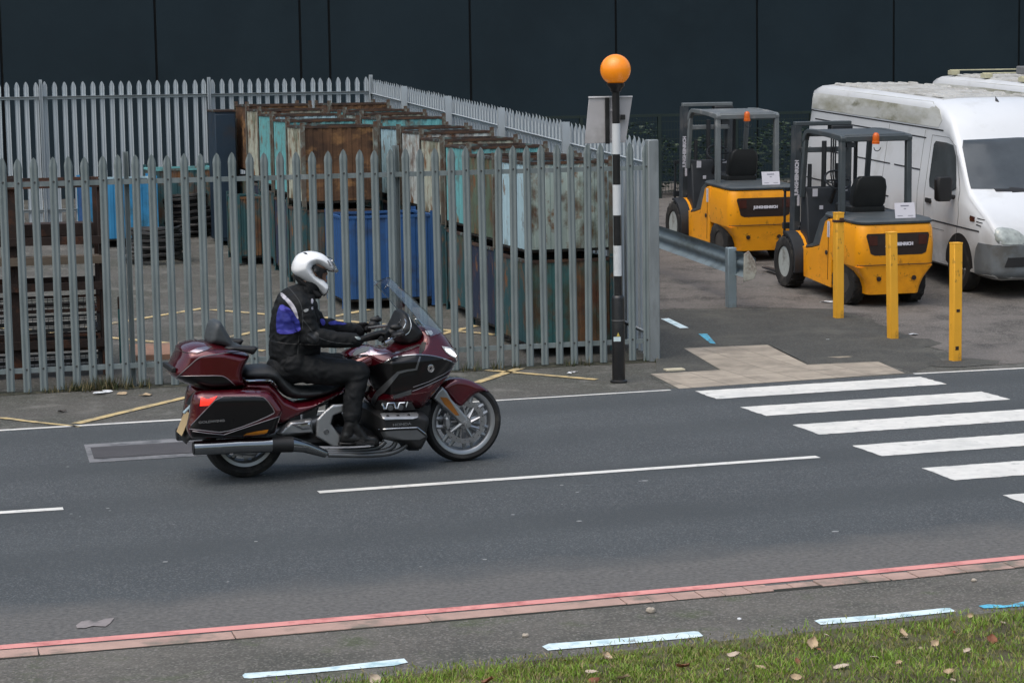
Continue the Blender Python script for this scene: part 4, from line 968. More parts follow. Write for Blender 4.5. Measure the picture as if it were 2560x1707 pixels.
    for s in (-1, 1):
        for y in (0, 3.55):
            decal_mb([(y + .40 * math.cos(R(a)), .36 + .40 * math.sin(R(a))) for a in range(-20, 201, 10)], bv, lf if s < 0 else side_rays(x=3, d=(-1, 0, 0)), .003, .05).build("wheel_arch", m_trim, bo, smooth=60)
            wheel(root, T(s * .875, y, .335) @ rotz(0 if s < 0 else math.pi), .335, .2, .20, m_tyred, m_steelw, 0)
            q = MB()
            for k in range(10):
                a = 2 * math.pi * k / 10; q.lathe([(.028, 0), (.028, .006), (.005, .007)], 10, T(s * .952, y + .13 * math.cos(a), .335 + .13 * math.sin(a)) @ roty(R(90 * s)))
            q.build("wheel_hole", m_trim, root)
    return root
VA = R(13.8)
wc = G(2406, 727); vo = wc + (rotz(VA) @ Vector((.90, 0, 0))); vo.z = zg(vo)
van("dirty white high roof van facing the road beside the forklifts", T(vo) @ rotz(VA) @ rotx(YSLOPE), group="white vans parked side by side")
o2 = vo + (rotz(VA) @ Vector((3.0, 2.25, 0))); o2.z = zg(o2)
v2m = T(o2) @ rotz(VA) @ rotx(YSLOPE)
van("second white van parked beyond the first, only its roof and rear corner showing", v2m, group="white vans parked side by side")
rk = thing("roof_rack", "roof bars with a grey box on the second white van", "roof rack", v2m @ T(0, 0, 2.44))
m_bar = mat("yellowed_roof_block", (.42, .40, .27), .8, var=.2, vs=5)
for y in (5.1, 3.9, 2.6): MB().box((-.72, y - .08, 0), (-.58, y + .08, .07)).box((.58, y - .08, 0), (.72, y + .08, .07)).box((-.72, y - .02, .065), (.72, y + .02, .085)).build("roof_bar", m_bar, rk, bevel=.006)
MB().box((-.45, 1.2, .085), (.3, 3.3, .21)).build("carrier_box", mat("grey_carrier", (.16, .165, .17), .6), rk, bevel=.02)
# ------------------------------------------------------------------ the touring motorcycle: local x forward, y to its left, origin under the rear axle
RC, FCT = G(612, 1191), G(1156, 1152); HD = math.atan2((FCT - RC).y, (FCT - RC).x); WB = (FCT - RC).length
BM = T(RC) @ rotz(HD)
bike = thing("motorcycle", "dark red and black touring motorcycle with top box and panniers riding along the road", "motorcycle", BM)
vr = view_rays(bike)
def loc(pts, y):
    r = []
    for (a, b) in pts: o, d = vr(a, b); t = (y - o.y) / d.y; q = o + d * t; r.append((q.x, q.z))
    return r
q1 = lambda *l: [(400 + x / 2.529, 600 + y / 2.529) for x, y in l]
q2 = lambda *l: [(400 + x / 3.5625, 780 + y / 3.5625) for x, y in l]
q3 = lambda *l: [(660 + x / 4.357, 600 + y / 4.356) for x, y in l]
q4 = lambda *l: [(850 + x / 3.016, 660 + y / 3.0154) for x, y in l]
m_mar = mat("candy_red_paint", (.088, .003, .009), .2, metal=.45, var=.06, vs=2, coat=1)
m_bkg = mat("gloss_black_paint", (.0035, .003, .0035), .3, var=.1, vs=2, coat=.25, spec=.3)
m_bkm = mat("matt_black_plastic", (.007, .007, .0075), .55, var=.2, vs=7)
m_chr = mat("chrome", (.50, .51, .52), .14, metal=1, var=.04, vs=4)
m_sil = mat("satin_aluminium", (.33, .34, .35), .35, metal=.75, var=.08, vs=5)
m_sild = mat("dark_aluminium", (.13, .135, .14), .4, metal=.7, var=.12, vs=6)
m_leath = mat("seat_vinyl", (.014, .016, .0175), .5, var=.2, vs=6, bump=.25, bs=110)
m_pin = mat("silver_pinstripe", (.27, .25, .26), .3, metal=.6, var=.05)
m_tail = mat("lit_tail_lamp", (.5, .01, .008), .2, var=.1, vs=12, emit=(1, .035, .02), es=1.3)
m_amr = mat("amber_reflector", (.55, .19, .012), .25, var=.2, vs=14)
m_disc = mat("brake_disc_steel", (.40, .40, .41), .3, metal=.9, var=.1, vs=9)
m_scr = glass("clear_screen", (.93, .95, .95), .94, k=.24, rough=.10)
def obj(mb, nm, m, par=None, smooth=40, **k): return mb.build(nm, m, par or bike, smooth=smooth, **k)
# wheels -----------------------------------------------------------------------------------------------------------------
def mwheel(name, x, r, w, rim_r, disc_r):
    hub = MB().lathe([(.012, -w * .55), (.05, -w * .5), (.055, 0), (.05, w * .5), (.012, w * .55)], 20, T(x, 0, r) @ rotx(math.pi / 2)); hub = obj(hub, name, m_sild)
    Mx = T(x, 0, r) @ rotx(math.pi / 2)
    t = MB().lathe([(rim_r, -w * .36), (rim_r + .012, -w * .44), ((r + rim_r) / 2, -w * .5), (r - .018, -w * .42), (r - .004, -w * .22), (r, 0), (r - .004, w * .22), (r - .018, w * .42), ((r + rim_r) / 2, w * .5), (rim_r + .012, w * .44), (rim_r, w * .36)], 64, Mx, closed=True)
    obj(t, "tyre", m_tyre, hub)
    rm = MB().lathe([(rim_r - .032, -w * .30), (rim_r - .02, -w * .38), (rim_r + .006, -w * .41), (rim_r + .006, w * .41), (rim_r - .02, w * .38), (rim_r - .032, w * .3), (rim_r - .045, 0)], 64, Mx, closed=True)
    for k in range(7):
        for s_ in (-1, 1):
            a = 2 * math.pi * k / 7 + s_ * .12; a2 = 2 * math.pi * k / 7 + s_ * .30
            p = lambda rr, an, yy: (x + rr * math.cos(an), yy, r + rr * math.sin(an))
            rm.tube([p(.045, a, -.02), p(rim_r * .55, (a + a2) / 2, -.028), p(rim_r - .03, a2, -.015)], [.016, .012, .014], 6, sq=1.4)
    obj(rm, "rim", m_sil, hub)
    for s_ in (-1, 1) if name == "front_wheel" else (-1,):
        d = MB(); yy = s_ * (w * .5 + .012)
        for (ra, rb) in ((disc_r - .04, disc_r),):
            n = 60; vs = []; fs = []
            for k in range(n):
                a = 2 * math.pi * k / n
                for rr in (ra, rb):
                    for dy in (-.0025, .0025): vs.append((x + rr * math.cos(a), yy + dy, r + rr * math.sin(a)))
            for k in range(n):
                if k % 3 == 5: continue
                i = k * 4; j = ((k + 1) % n) * 4
                fs += [(i, j, j + 2, i + 2), (i + 1, i + 3, j + 3, j + 1), (i, i + 1, j + 1, j), (i + 2, j + 2, j + 3, i + 3)]
            d.add(vs, fs)
        for k in range(9):
            a = 2 * math.pi * k / 9
            d.tube([(x + .05 * math.cos(a), yy, r + .05 * math.sin(a)), (x + (disc_r - .036) * math.cos(a + .25), yy, r + (disc_r - .036) * math.sin(a + .25))], [.014, .008], 5)
            d.lathe([(.010, -.004), (.010, .004)], 8, T(x + (disc_r - .038) * math.cos(a + .25), yy, r + (disc_r - .038) * math.sin(a + .25)) @ rotx(math.pi / 2))
        d.lathe([(.02, -.012), (.05, -.010), (.05, .010), (.02, .012)], 24, T(x, yy, r) @ rotx(math.pi / 2))
        obj(d, "brake_disc", m_disc, hub)
        ho = MB()
        for k in range(24):
            a = 2 * math.pi * k / 24; rr = disc_r - (.012 if k % 2 else .026)
            ho.lathe([(.004, 0), (.004, .0035)], 6, T(x + rr * math.cos(a), yy - .0042, r + rr * math.sin(a)) @ rotx(-math.pi / 2))
        obj(ho, "disc_holes", m_bkm, hub)
    return hub
mwheel("front_wheel", WB, .322, .135, .254, .168)
rw = mwheel("rear_wheel", 0, .318, .20, .222, .155)
# front fender, fork, caliper ---------------------------------------------------------------------------------------------
fe = MB(); arc_o = [(WB + .352 * math.cos(R(a)), .322 + .352 * math.sin(R(a))) for a in range(28, 142, 6)]
fo = loc(q1((1760, 935), (1800, 895), (1850, 872), (1900, 870), (1960, 884), (2020, 912), (2062, 942), (2082, 962), (2055, 955), (2000, 968), (1960, 995), (1925, 1040), (1895, 1062), (1860, 1045), (1815, 985)), -.05)
inflate(fe, fo, 0, .095, .05, .55, .012, it=1); obj(fe, "front_fender", m_mar, smooth=60)
fk = MB()
fko = loc(q1((1780, 924), (1745, 960), (1722, 1000), (1770, 1040), (1830, 1090), (1880, 1140), (1905, 1172), (1938, 1168), (1958, 1150), (1935, 1115), (1880, 1050), (1835, 1000), (1810, 955)), -.13)
inflate(fk, fko, -.135, .022, .018, .4, .009); fkr = MB(); inflate(fkr, fko, .135, .022, .018, .4, .009)
fko_o = obj(fk, "fork_cover", m_sil); obj(fkr, "fork_cover", m_sil)
bvf = bvh_of(fk)
obj(decal_mb(q1((1770, 992), (1815, 996), (1838, 1022), (1893, 1108), (1868, 1108), (1800, 1040)), bvf, vr, .003, 3), "reflector", mat("dim_amber_reflector", (.26, .095, .012), .3, var=.25, vs=14), fko_o)
ax = MB().lathe([(.03, -.17), (.03, .17)], 16, T(WB, 0, .322) @ rotx(math.pi / 2)).lathe([(.018, -.176), (.018, .176)], 12, T(WB, 0, .322) @ rotx(math.pi / 2)); obj(ax, "axle", m_sil)
for s_ in (-1, 1):
    c = MB(); co = loc(q1((1802, 1120), (1825, 1112), (1838, 1150), (1832, 1195), (1812, 1205), (1798, 1170)), -.1); inflate(c, co, s_ * .088, .03, .02, .6, .01); obj(c, "brake_caliper", m_sil)
    c = MB().tube([loc(q1((1835, 1210)), -.1)[0][:1] + (s_ * .12,) + loc(q1((1835, 1210)), -.1)[0][1:], (WB - .02, s_ * .14, .34)], [.012, .02], 8); obj(c, "fork_arm", m_sil)
# rear hugger, swing arm ----------------------------------------------------------------------------------------------------
hu = MB(); inflate(hu, [(-.36, .46), (-.30, .60), (-.1, .70), (.15, .70), (.33, .60), (.36, .38), (.30, .34), (.25, .5), (0, .62), (-.2, .58), (-.3, .44)], 0, .11, .03, .6, .02); obj(hu, "rear_mudguard", m_bkm)
sa = MB().tube([(0, -.13, .318), (.25, -.13, .34), (.62, -.1, .40)], [.035, .045, .05], 10, sq=1.3).tube([(-.03, -.145, .318), (.02, -.145, .318)], .045, 12); obj(sa, "swing_arm", m_sild)
bc = MB(); inflate(bc, [(-.10, .20), (.06, .18), (.10, .24), (.03, .27), (-.08, .26)], -.135, .03, .02, .5, .012); obj(bc, "rear_caliper", m_sil)
# fairing -------------------------------------------------------------------------------------------------------------------
fa = MB()
fo = loc(q1((1640, 560), (1690, 550), (1750, 556), (1800, 576), (1845, 622), (1890, 690), (1912, 735), (1916, 775), (1888, 800), (1866, 845), (1790, 930), (1700, 1050), (1668, 1085), (1560, 1088), (1400, 1066), (1345, 1045), (1330, 1000), (1370, 950), (1350, 900), (1320, 850), (1312, 770), (1250, 760), (1190, 752), (1215, 722), (1290, 690), (1345, 678), (1450, 700), (1570, 655), (1645, 640)), -.22)
def wfair(x, z):
    a = 1.0 if x < 1.30 else 1.0 - .52 * ((x - 1.30) / .48) ** 1.3
    b = 1.0 if z > .62 else max(.72, 1 - (.62 - z) * 1.2)
    c = 1.0 if z < .86 else max(.62, 1 - (z - .86) * 1.7)
    tank = .62 if (x < .98) else min(1, .62 + (x - .98) * 3.2)
    return max(.3, a * b * c * tank)
inflate(fa, fo, 0, .335, .10, .35, .013, wfair, it=1)
fair = obj(fa, "fairing", m_mar, smooth=70); bf = bvh_of(fa)
side = q1((1318, 800), (1420, 771), (1500, 737), (1640, 724), (1770, 742), (1850, 772), (1882, 795), (1862, 838), (1790, 880), (1690, 925), (1590, 958), (1460, 978), (1380, 965), (1345, 930), (1330, 880))
obj(decal_mb(side, bf, vr, .006, 3), "side_panel", m_bkg, fair, 70)
tr = MB(); trim_mb(q1((1420, 771), (1460, 750), (1500, 737), (1570, 728), (1640, 724), (1710, 730), (1770, 742), (1830, 762), (1865, 782), (1884, 796)), bf, vr, .0055, .006, 4, tr, it=1); obj(tr, "chrome_strip", m_chr, fair)
tr = MB(); trim_mb(q1((1882, 798), (1860, 830), (1800, 868), (1720, 905), (1640, 940), (1595, 955)), bf, vr, .003, .007, 4, tr, it=1); obj(tr, "pinstripe", m_pin, fair)
tr = MB(); trim_mb(q1((1880, 790), (1800, 845), (1700, 895), (1600, 930)), bf, vr, .0022, .007, 4, tr); obj(tr, "pinstripe", m_pin, fair)
vent = q1((1332, 1008), (1362, 960), (1440, 888), (1500, 832), (1560, 818), (1615, 812), (1640, 735), (1650, 738), (1626, 822), (1560, 832), (1512, 846), (1470, 900), (1420, 960), (1378, 990), (1362, 1030), (1368, 1090), (1350, 1088))
obj(decal_mb(vent, bf, vr, .014, 3), "leg_shield_edge", m_sild, fair, 60)
obj(decal_mb(q1((1470, 985), (1590, 945), (1590, 975), (1480, 1005)), bf, vr, .008, 3), "pinstripe", m_sild, fair)
eo, ed = vr(*q1((1708, 811))[0]); hit = bf.ray_cast(eo, ed)
if hit[0] is not None:
    nrm = hit[1] if hit[1].dot(ed) < 0 else -hit[1]
    EM = T(hit[0] + nrm * .006) @ nrm.to_track_quat('Z', 'Y').to_matrix().to_4x4()
    em = MB().lathe([(.031, 0), (.031, .004), (.027, .005), (.0265, .003), (.0005, .003)], 28, EM); eo_ = obj(em, "emblem", m_chr, fair)
    wv = MB()
    for k in range(5): wv.prism([(-.013 + .002 * k, -.010 + .0042 * k), (.006 + .0016 * k, -.004 + .0042 * k), (.005 + .0016 * k, -.0015 + .0042 * k), (-.013 + .002 * k, -.0072 + .0042 * k)], .003, .0055, 'z', EM)
    obj(wv, "wing_mark", m_bkg, eo_, 0)
hl = q4((766, 618), (810, 624), (862, 638), (900, 655), (922, 695), (932, 730), (924, 757), (905, 760), (884, 742), (868, 708), (830, 690), (796, 662))
hlo = obj(decal_mb(hl, bf, vr, .008, 2.5, mi=0), "headlight", mat("headlamp_lens", (.42, .43, .43), .1, var=.35, vs=30, coat=1), fair, 70)
obj(decal_mb(q4((790, 636), (830, 640), (862, 665), (880, 690), (872, 700), (840, 684), (806, 660)), bf, vr, .011, 2), "lit_bulb", mat("lit_headlamp", (.9, .9, .9), .2, emit=(1, .98, .95), es=1.5), hlo)
obj(decal_mb(q4((893, 730), (915, 728), (922, 748), (905, 757), (892, 750)), bf, vr, .011, 2), "lit_bulb", mat("lit_headlamp", ()), hlo)
obj(decal_mb([(x, -z) for x, z in [(0, 0)]] * 0 or q4((600, 620), (620, 585), (650, 590), (640, 640), (600, 690), (596, 670)), bf, vr, .004, 2.5), "seam", m_bkm, fair)
obj(decal_mb(q4((640, 502), (690, 500), (702, 520), (690, 535), (655, 532)), bf, vr, .012, 2.5), "indicator_lamp", mat("clear_lamp", (.5, .5, .52), .1, coat=1, var=.2, vs=25), fair)
obj(decal_mb(q4((788, 540), (815, 542), (838, 568), (834, 576), (806, 560)), bf, vr, .010, 2.5), "indicator_lamp", mat("clear_lamp", ()), fair)
# tank, top trim, dashboard, bars, mirrors, screen -------------------------------------------------------------------------------
tk = MB(); to = loc(q1((1180, 760), (1220, 730), (1300, 690), (1345, 668), (1400, 690), (1470, 690), (1560, 660), (1650, 640), (1650, 700), (1500, 760), (1400, 800), (1330, 830), (1230, 850), (1190, 820)), -.12)
inflate(tk, to, 0, .19, .09, .3, .013, it=1); tko = obj(tk, "fuel_tank_cover", m_mar, smooth=70); bt = bvh_of(tk, fa)
m_pk = mat("pink_reflection_trim", (.45, .38, .40), .18, metal=.9, var=.06)  # pinkish silver puts the reflection on glossy maroon into the colour
obj(decal_mb(q1((1188, 756), (1215, 738), (1250, 722), (1300, 705), (1330, 672), (1346, 684), (1358, 704), (1400, 708), (1450, 714), (1400, 724), (1310, 728), (1230, 752)), bt, vr, .006, 2.5), "tank_trim", m_pk, tko)
obj(decal_mb(q1((1218, 718), (1240, 692), (1285, 676), (1328, 670), (1318, 695), (1298, 708), (1250, 722), (1226, 734)), bt, vr, .011, 2.5), "tank_pad", mat("grey_pad", (.10, .115, .125), .6), tko)
obj(decal_mb(q1((1460, 716), (1550, 682), (1640, 655), (1645, 668), (1560, 700), (1480, 722)), bt, vr, .006, 2.5), "tank_trim", m_pk, tko)
da = MB(); do = loc(q1((1495, 640), (1470, 590), (1485, 560), (1505, 510), (1528, 456), (1552, 450), (1575, 470), (1600, 505), (1640, 550), (1668, 580), (1640, 640), (1560, 668)), -.12)
inflate(da, do, 0, .21, .06, .4, .013, lambda x, z: 1 if z < 1.1 else max(.5, 1 - (z - 1.1) * 2)); dao = obj(da, "dashboard", m_bkm, smooth=60); bd = bvh_of(da)
tr = MB()
for l in (((1562, 462), (1580, 500), (1590, 545), (1575, 585), (1552, 600)), ((1548, 500), (1558, 520), (1540, 560), (1520, 590)), ((1500, 560), (1510, 530), (1525, 500))): trim_mb(q1(*l), bd, vr, .0045, .003, 3, tr, it=1)
obj(tr, "chrome_strip", m_chr, dao)
hb = MB()
for s_ in (-1, 1):
    hb.tube([(1.28, s_ * .05, 1.06), (1.22, s_ * .20, 1.09), (1.08, s_ * .27, 1.072), (1.0, s_ * .39, 1.055)], .013, 8)
hbo = obj(hb, "handlebar", m_sild)
for s_ in (-1, 1):
    obj(MB().tube([(1.082, s_ * .267, 1.072), (.997, s_ * .395, 1.054)], .018, 10), "grip", m_bkm, hbo)
    sw = MB().ball((1.12, s_ * .285, 1.09), (.045, .04, .035), 12, 8).ball((1.15, s_ * .30, 1.13), (.05, .03, .025), 12, 8).tube([(1.14, s_ * .30, 1.10), (1.17, s_ * .31, 1.16)], .012, 6); obj(sw, "switch_gear", m_bkm, hbo)
    lv = MB().tube([(1.16, s_ * .30, 1.09), (1.13, s_ * .37, 1.07), (1.07, s_ * .40, 1.045), (1.03, s_ * .41, 1.03)], [.009, .008, .008, .011], 7); obj(lv, "lever", m_chr, hbo)
tr = MB(); 
lp = loc(q1((1452, 622), (1432, 628), (1420, 645), (1418, 665), (1436, 668), (1446, 655)), -.36); tr.tube([(a, -.36, b) for a, b in lp], .007, 7); obj(tr, "brake_hose_clip", m_chr, hbo)
for s_ in (-1, 1):
    mr = MB(); mo = loc(q1((1462, 610), (1470, 592), (1520, 575), (1540, 578), (1536, 600), (1500, 612)), -.36); inflate(mr, mo, s_ * .36, .05, .03, .4, .01); obj(mr, "mirror", m_bkm)
sm = MB(); cl = [Vector((a, 0, b)) for a, b in loc(q4((768, 492), (640, 350), (500, 215), (372, 104)), 0)]
cl = [cl[0].lerp(cl[1], t) for t in (0, .5)] + [cl[1].lerp(cl[2], t) for t in (0, .5)] + [cl[2].lerp(cl[3], t) for t in (0, .5, .85, 1)]
vs = []; ns = 25
for i, c in enumerate(cl):
    t = i / (len(cl) - 1); w = .27 - .05 * t - (.0 if t < .8 else .35 * (t - .8)); back = .17 - .09 * t; drop = .0
    for k in range(ns):
        s_ = -1 + 2 * k / (ns - 1); vs.append((c.x - back * abs(s_) ** 2.2, s_ * w, c.z - (.05 * abs(s_) ** 3 if t > .95 else 0) - .02 * s_ * s_))
n1 = len(vs); vs2 = [(x + .004, y, z + .003) for x, y, z in vs]
fs = [(i * ns + k, i * ns + k + 1, (i + 1) * ns + k + 1, (i + 1) * ns + k) for i in range(len(cl) - 1) for k in range(ns - 1)]
sm.add(vs + vs2, fs + [tuple(j + n1 for j in f[::-1]) for f in fs]); sco = obj(sm, "windscreen", m_scr, smooth=80)
rim = [vs[k] for k in range(0, 1)]; L_ = len(cl)
edge = [vs[i * ns] for i in range(L_)] + [vs[(L_ - 1) * ns + k] for k in range(1, ns)] + [vs[i * ns + ns - 1] for i in range(L_ - 2, -1, -1)]
obj(MB().tube(edge, .0035, 6), "screen_edge", glass("screen_edge_glass", (.6, .64, .64), .7, k=.6), sco)
fl_ = MB(); inflate(fl_, loc(q4((560, 405), (600, 415), (655, 465), (640, 480), (600, 470)), -.2), -.16, .012, .01, .4, .01); obj(fl_, "wind_deflector", glass("tinted_deflector", (.6, .72, .78), .6), sco)
# seat, trunk, panniers -----------------------------------------------------------------------------------------------------------
se = MB(); so = loc(q1((515, 850), (535, 815), (620, 803), (700, 800), (760, 815), (800, 870), (870, 935), (960, 940), (1080, 930), (1180, 880), (1215, 850), (1225, 880), (1190, 930), (1080, 985), (940, 1012), (830, 1010), (770, 960), (720, 895), (540, 885)), -.15)
inflate(se, so, 0, .185, .08, .4, .013, lambda x, z: 1 if x < .62 else max(.6, 1 - (x - .62) * 1.4), it=1); obj(se, "seat", m_leath, smooth=70)
cs = MB(); co = loc(q1((535, 882), (700, 879), (725, 895), (748, 930), (738, 936), (712, 905), (695, 897), (540, 898)), -.22); inflate(cs, co, -.205, .03, .012, .5, .008); inflate(cs, co, .205, .03, .012, .5, .008); obj(cs, "seat_rail", m_chr)
sc_ = MB(); sco_ = loc(q1((540, 895), (700, 892), (745, 940), (800, 1005), (870, 1035), (960, 1025), (1080, 990), (1190, 925), (1190, 960), (1080, 1025), (960, 1092), (860, 1130), (780, 1172), (735, 1170), (700, 1000), (620, 960), (520, 955)), -.2)
inflate(sc_, sco_, 0, .215, .05, .5, .013); sco2 = obj(sc_, "side_cover", m_mar, smooth=70); bs_ = bvh_of(sc_)
obj(decal_mb(q1((880, 1100), (960, 1062), (1085, 990), (1180, 950), (1180, 1000), (1085, 1060), (960, 1125)), bs_, vr, .006, 3), "black_infill", m_bkm, sco2)
trk = MB(); to = loc(q2((95, 545), (128, 592), (250, 650), (400, 702), (560, 697), (690, 672), (765, 662), (742, 590), (735, 535), (765, 455), (805, 390), (780, 350), (690, 330), (560, 300), (440, 275), (330, 268), (245, 290), (185, 328), (188, 355), (172, 400), (135, 460)), -.16)
inflate(trk, to, 0, .30, .075, .35, .013, lambda x, z: (1 - .22 * max(0, (-x - .25) / .3) ** 2) * (1 if z < .98 else max(.7, 1 - (z - .98) * 2)), it=1)
trko = obj(trk, "top_box", m_mar, smooth=70); btk = bvh_of(trk)
obj(decal_mb(q2((140, 588), (162, 572), (350, 570), (540, 568), (575, 578), (610, 600), (668, 655), (690, 668), (560, 693), (400, 698), (250, 647)), btk, vr, .004, 3), "lower_panel", m_bkg, trko, 70)
tr = MB(); trim_mb(q2((150, 578), (240, 500), (330, 415), (390, 392), (560, 368), (700, 352), (778, 352)), btk, vr, .004, .002, 3, tr, it=1); trim_mb(q2((158, 571), (350, 568), (540, 566), (575, 576), (610, 598), (670, 655)), btk, vr, .003, .003, 3, tr, it=1); obj(tr, "pinstripe", m_pin, trko)
tr = MB(); trim_mb(q2((188, 352), (300, 372), (330, 372), (400, 345), (560, 330)), btk, vr, .003, 0, 3, tr); obj(tr, "lid_seam", m_bkm, trko)
obj(decal_mb(q2((265, 352), (330, 318), (440, 300), (470, 305), (420, 335), (330, 362)), btk, vr, .004, 3), "lid_panel", m_pk, trko)
tlt = MB().box((-.57, -.2, .86), (-.535, .2, .90)); obj(tlt, "trunk_light", m_bkm, trko, bevel=.008)
br = MB(); bo_ = loc(q2((400, 270), (425, 140), (450, 85), (475, 66), (515, 66), (545, 110), (600, 200), (640, 262), (720, 292), (760, 325), (740, 345), (600, 335), (560, 300), (480, 280)), 0)
inflate(br, bo_, 0, .16, .05, .4, .012, it=1); obj(br, "passenger_backrest", mat("backrest_vinyl", (.045, .052, .056), .55, var=.15, vs=6, bump=.2, bs=90), smooth=70)
for s_, pts in ((-1, ((570, 330), (600, 302), (760, 303), (876, 304), (850, 350), (822, 382), (790, 365), (700, 345))), (1, ((570, 330), (600, 302), (760, 303), (876, 304), (850, 350), (822, 382), (790, 365), (700, 345)))):
    am = MB(); ao = loc(q2(*pts), -.27); inflate(am, ao, s_ * .27, .045, .03, .4, .01, it=1); obj(am, "armrest", m_bkm, smooth=70)
pan = loc(q2((300, 765), (345, 715), (500, 712), (700, 702), (960, 704), (1002, 722), (1060, 800), (1112, 872), (1085, 930), (1062, 1000), (1022, 1112), (700, 1125), (300, 1142), (270, 1100), (256, 1050), (262, 1010), (280, 940)), -.40)
for s_ in (-1, 1):
    pn = MB(); inflate(pn, pan if s_ < 0 else [(a + .05, b) for a, b in pan], -.315 if s_ < 0 else .19, .125 if s_ < 0 else .11, .075, .3, .012, lambda x, z: 1 - .25 * max(0, (-x - .3) / .2), it=1); po = obj(pn, "pannier", m_mar, smooth=70)
    if s_ > 0: continue
    bp = bvh_of(pn)
    obj(decal_mb(q2((262, 1030), (300, 985), (400, 880), (522, 757), (700, 756), (900, 755), (940, 772), (985, 830), (1022, 882), (1012, 905), (800, 995), (570, 1080), (420, 1062)), bp, vr, .006, 3), "lid_panel", m_bkg, po, 70)
    obj(decal_mb(q2((262, 1048), (420, 1075), (570, 1096), (700, 1050), (1062, 930), (1055, 990), (1015, 1105), (700, 1120), (300, 1138), (275, 1095)), bp, vr, .004, 3), "lower_panel", m_bkg, po, 70)
    tr = MB(); trim_mb(q2((275, 1010), (400, 878), (522, 754), (700, 753), (902, 752), (942, 770), (1024, 882), (1008, 908), (800, 998), (570, 1074), (420, 1058), (262, 1040)), bp, vr, .0035, .007, 3, tr, it=1); obj(tr, "pinstripe", m_pin, po)
    tr = MB(); trim_mb(q2((290, 1060), (420, 1078), (570, 1092), (700, 1048), (1075, 925)), bp, vr, .003, .006, 3, tr); obj(tr, "pinstripe", m_pin, po)
    obj(decal_mb(q2((740, 1100), (772, 1080), (860, 1062), (966, 1045), (955, 1072), (930, 1085), (850, 1096)), bp, vr, .009, 2.5), "side_marker", m_amr, po)
    gl = loc(q2((345, 985), (568, 975)), -.44); o_, d_ = vr(*q2((457, 972))[0]); hit = bp.ray_cast(o_, d_)
    if hit[0] is not None: letters("GOLDWING", .0235, T(hit[0] + Vector((0, -.012, 0))) @ rotx(R(90)) @ rotz(R(1)), "lettering", m_chr, po, .002, .001, sx=1.5)
    obj(decal_mb(q2((366, 757), (425, 776), (512, 746), (470, 795), (432, 832), (354, 836)), bp, vr, .010, 2.5), "tail_lamp", m_tail, po)
tb = MB(); inflate(tb, loc(q2((330, 745), (300, 830), (250, 830), (275, 780), (310, 735), (420, 700), (560, 700), (560, 1100), (240, 1120), (215, 1160), (200, 1110), (255, 960)), 0), 0, .19, .05, .5, .016); obj(tb, "tail_section", m_bkm, smooth=60)
pc = loc(q2((245, 985)), 0)[0]; PM_ = T(pc[0] - .035, 0, pc[1]) @ roty(R(-68) + R(0))
npl = MB().box((-.09, -.115, -.003), (.09, .115, .003), T(pc[0] - .03, 0, pc[1] + .0) @ roty(R(-66))); obj(npl, "number_plate", mat("yellow_number_plate", (.46, .34, .18), .5, var=.08, vs=6), bevel=.004)
obj(MB().tube([(a, -.16, b) for a, b in loc(q2((210, 900), (278, 832)), -.16)], .012, 8), "rear_reflector", mat("pale_blue_lens", (.35, .47, .52), .2), None)
# engine, exhaust, foot plates ------------------------------------------------------------------------------------------------------------
eg = MB(); inflate(eg, loc(q1((1362, 1100), (1400, 1085), (1640, 1085), (1690, 1100), (1708, 1125), (1706, 1160), (1692, 1210), (1700, 1245), (1655, 1330), (1600, 1335), (1560, 1300), (1400, 1262), (1370, 1200)), -.33), 0, .40, .05, .55, .014)
ego = obj(eg, "engine", m_bkm, smooth=60); be = bvh_of(eg)
cvo = obj(decal_mb(q1((1392, 1096), (1420, 1090), (1622, 1088), (1634, 1100), (1632, 1120), (1600, 1130), (1425, 1136), (1410, 1128)), be, vr, .016, 2.5), "cylinder_cover", m_sil, ego)
bo2 = MB()
for px in ((1436, 1110), (1500, 1108), (1568, 1105)):
    o_, d_ = vr(*q1(px)[0]); h_ = be.ray_cast(o_, d_)
    if h_[0] is not None: bo2.lathe([(.012, 0), (.012, .008), (.006, .010)], 12, T(h_[0] + Vector((0, -.016, 0))) @ rotx(R(90)))
obj(bo2, "cover_bolts", m_bkm, cvo)
o_, d_ = vr(*q1((1528, 1164))[0]); h_ = be.ray_cast(o_, d_)
if h_[0] is not None: letters("HONDA", .028, T(h_[0] + Vector((0, -.006, 0))) @ rotx(R(90)) @ rotz(R(.5)), "lettering", m_chr, ego, .002, .001, sx=1.4)
tr = MB(); trim_mb(q1((1382, 1197), (1500, 1190), (1628, 1185), (1690, 1234)), be, vr, .005, .004, 3, tr); obj(tr, "chrome_strip", m_chr, ego)
obj(decal_mb(q1((1392, 1212), (1500, 1204), (1625, 1200), (1680, 1242), (1640, 1262), (1420, 1262)), be, vr, .006, 3), "cover_panel", m_sild, ego)
iv = MB(); zz_ = q1((1402, 1030), (1416, 1064), (1430, 1064), (1440, 1032), (1478, 1030), (1490, 1062), (1504, 1062), (1514, 1030), (1546, 1028), (1554, 1058), (1566, 1022))
iv.tube([(a, -.345, b) for a, b in loc(zz_, -.345)], .008, 6); obj(iv, "intake_trim", m_chr)
ib = MB(); inflate(ib, loc(q1((1390, 1010), (1600, 1005), (1640, 1090), (1400, 1095)), -.3), 0, .325, .03, .6, .02); obj(ib, "intake_manifold", m_bkm)
for px in ((1456, 1060), (1520, 1057)): obj(MB().lathe([(.022, 0), (.022, .015), (.012, .017)], 14, T(loc(q1(px), -.33)[0][0], -.325, loc(q1(px), -.33)[0][1]) @ rotx(R(90))), "intake_cap", m_sild)
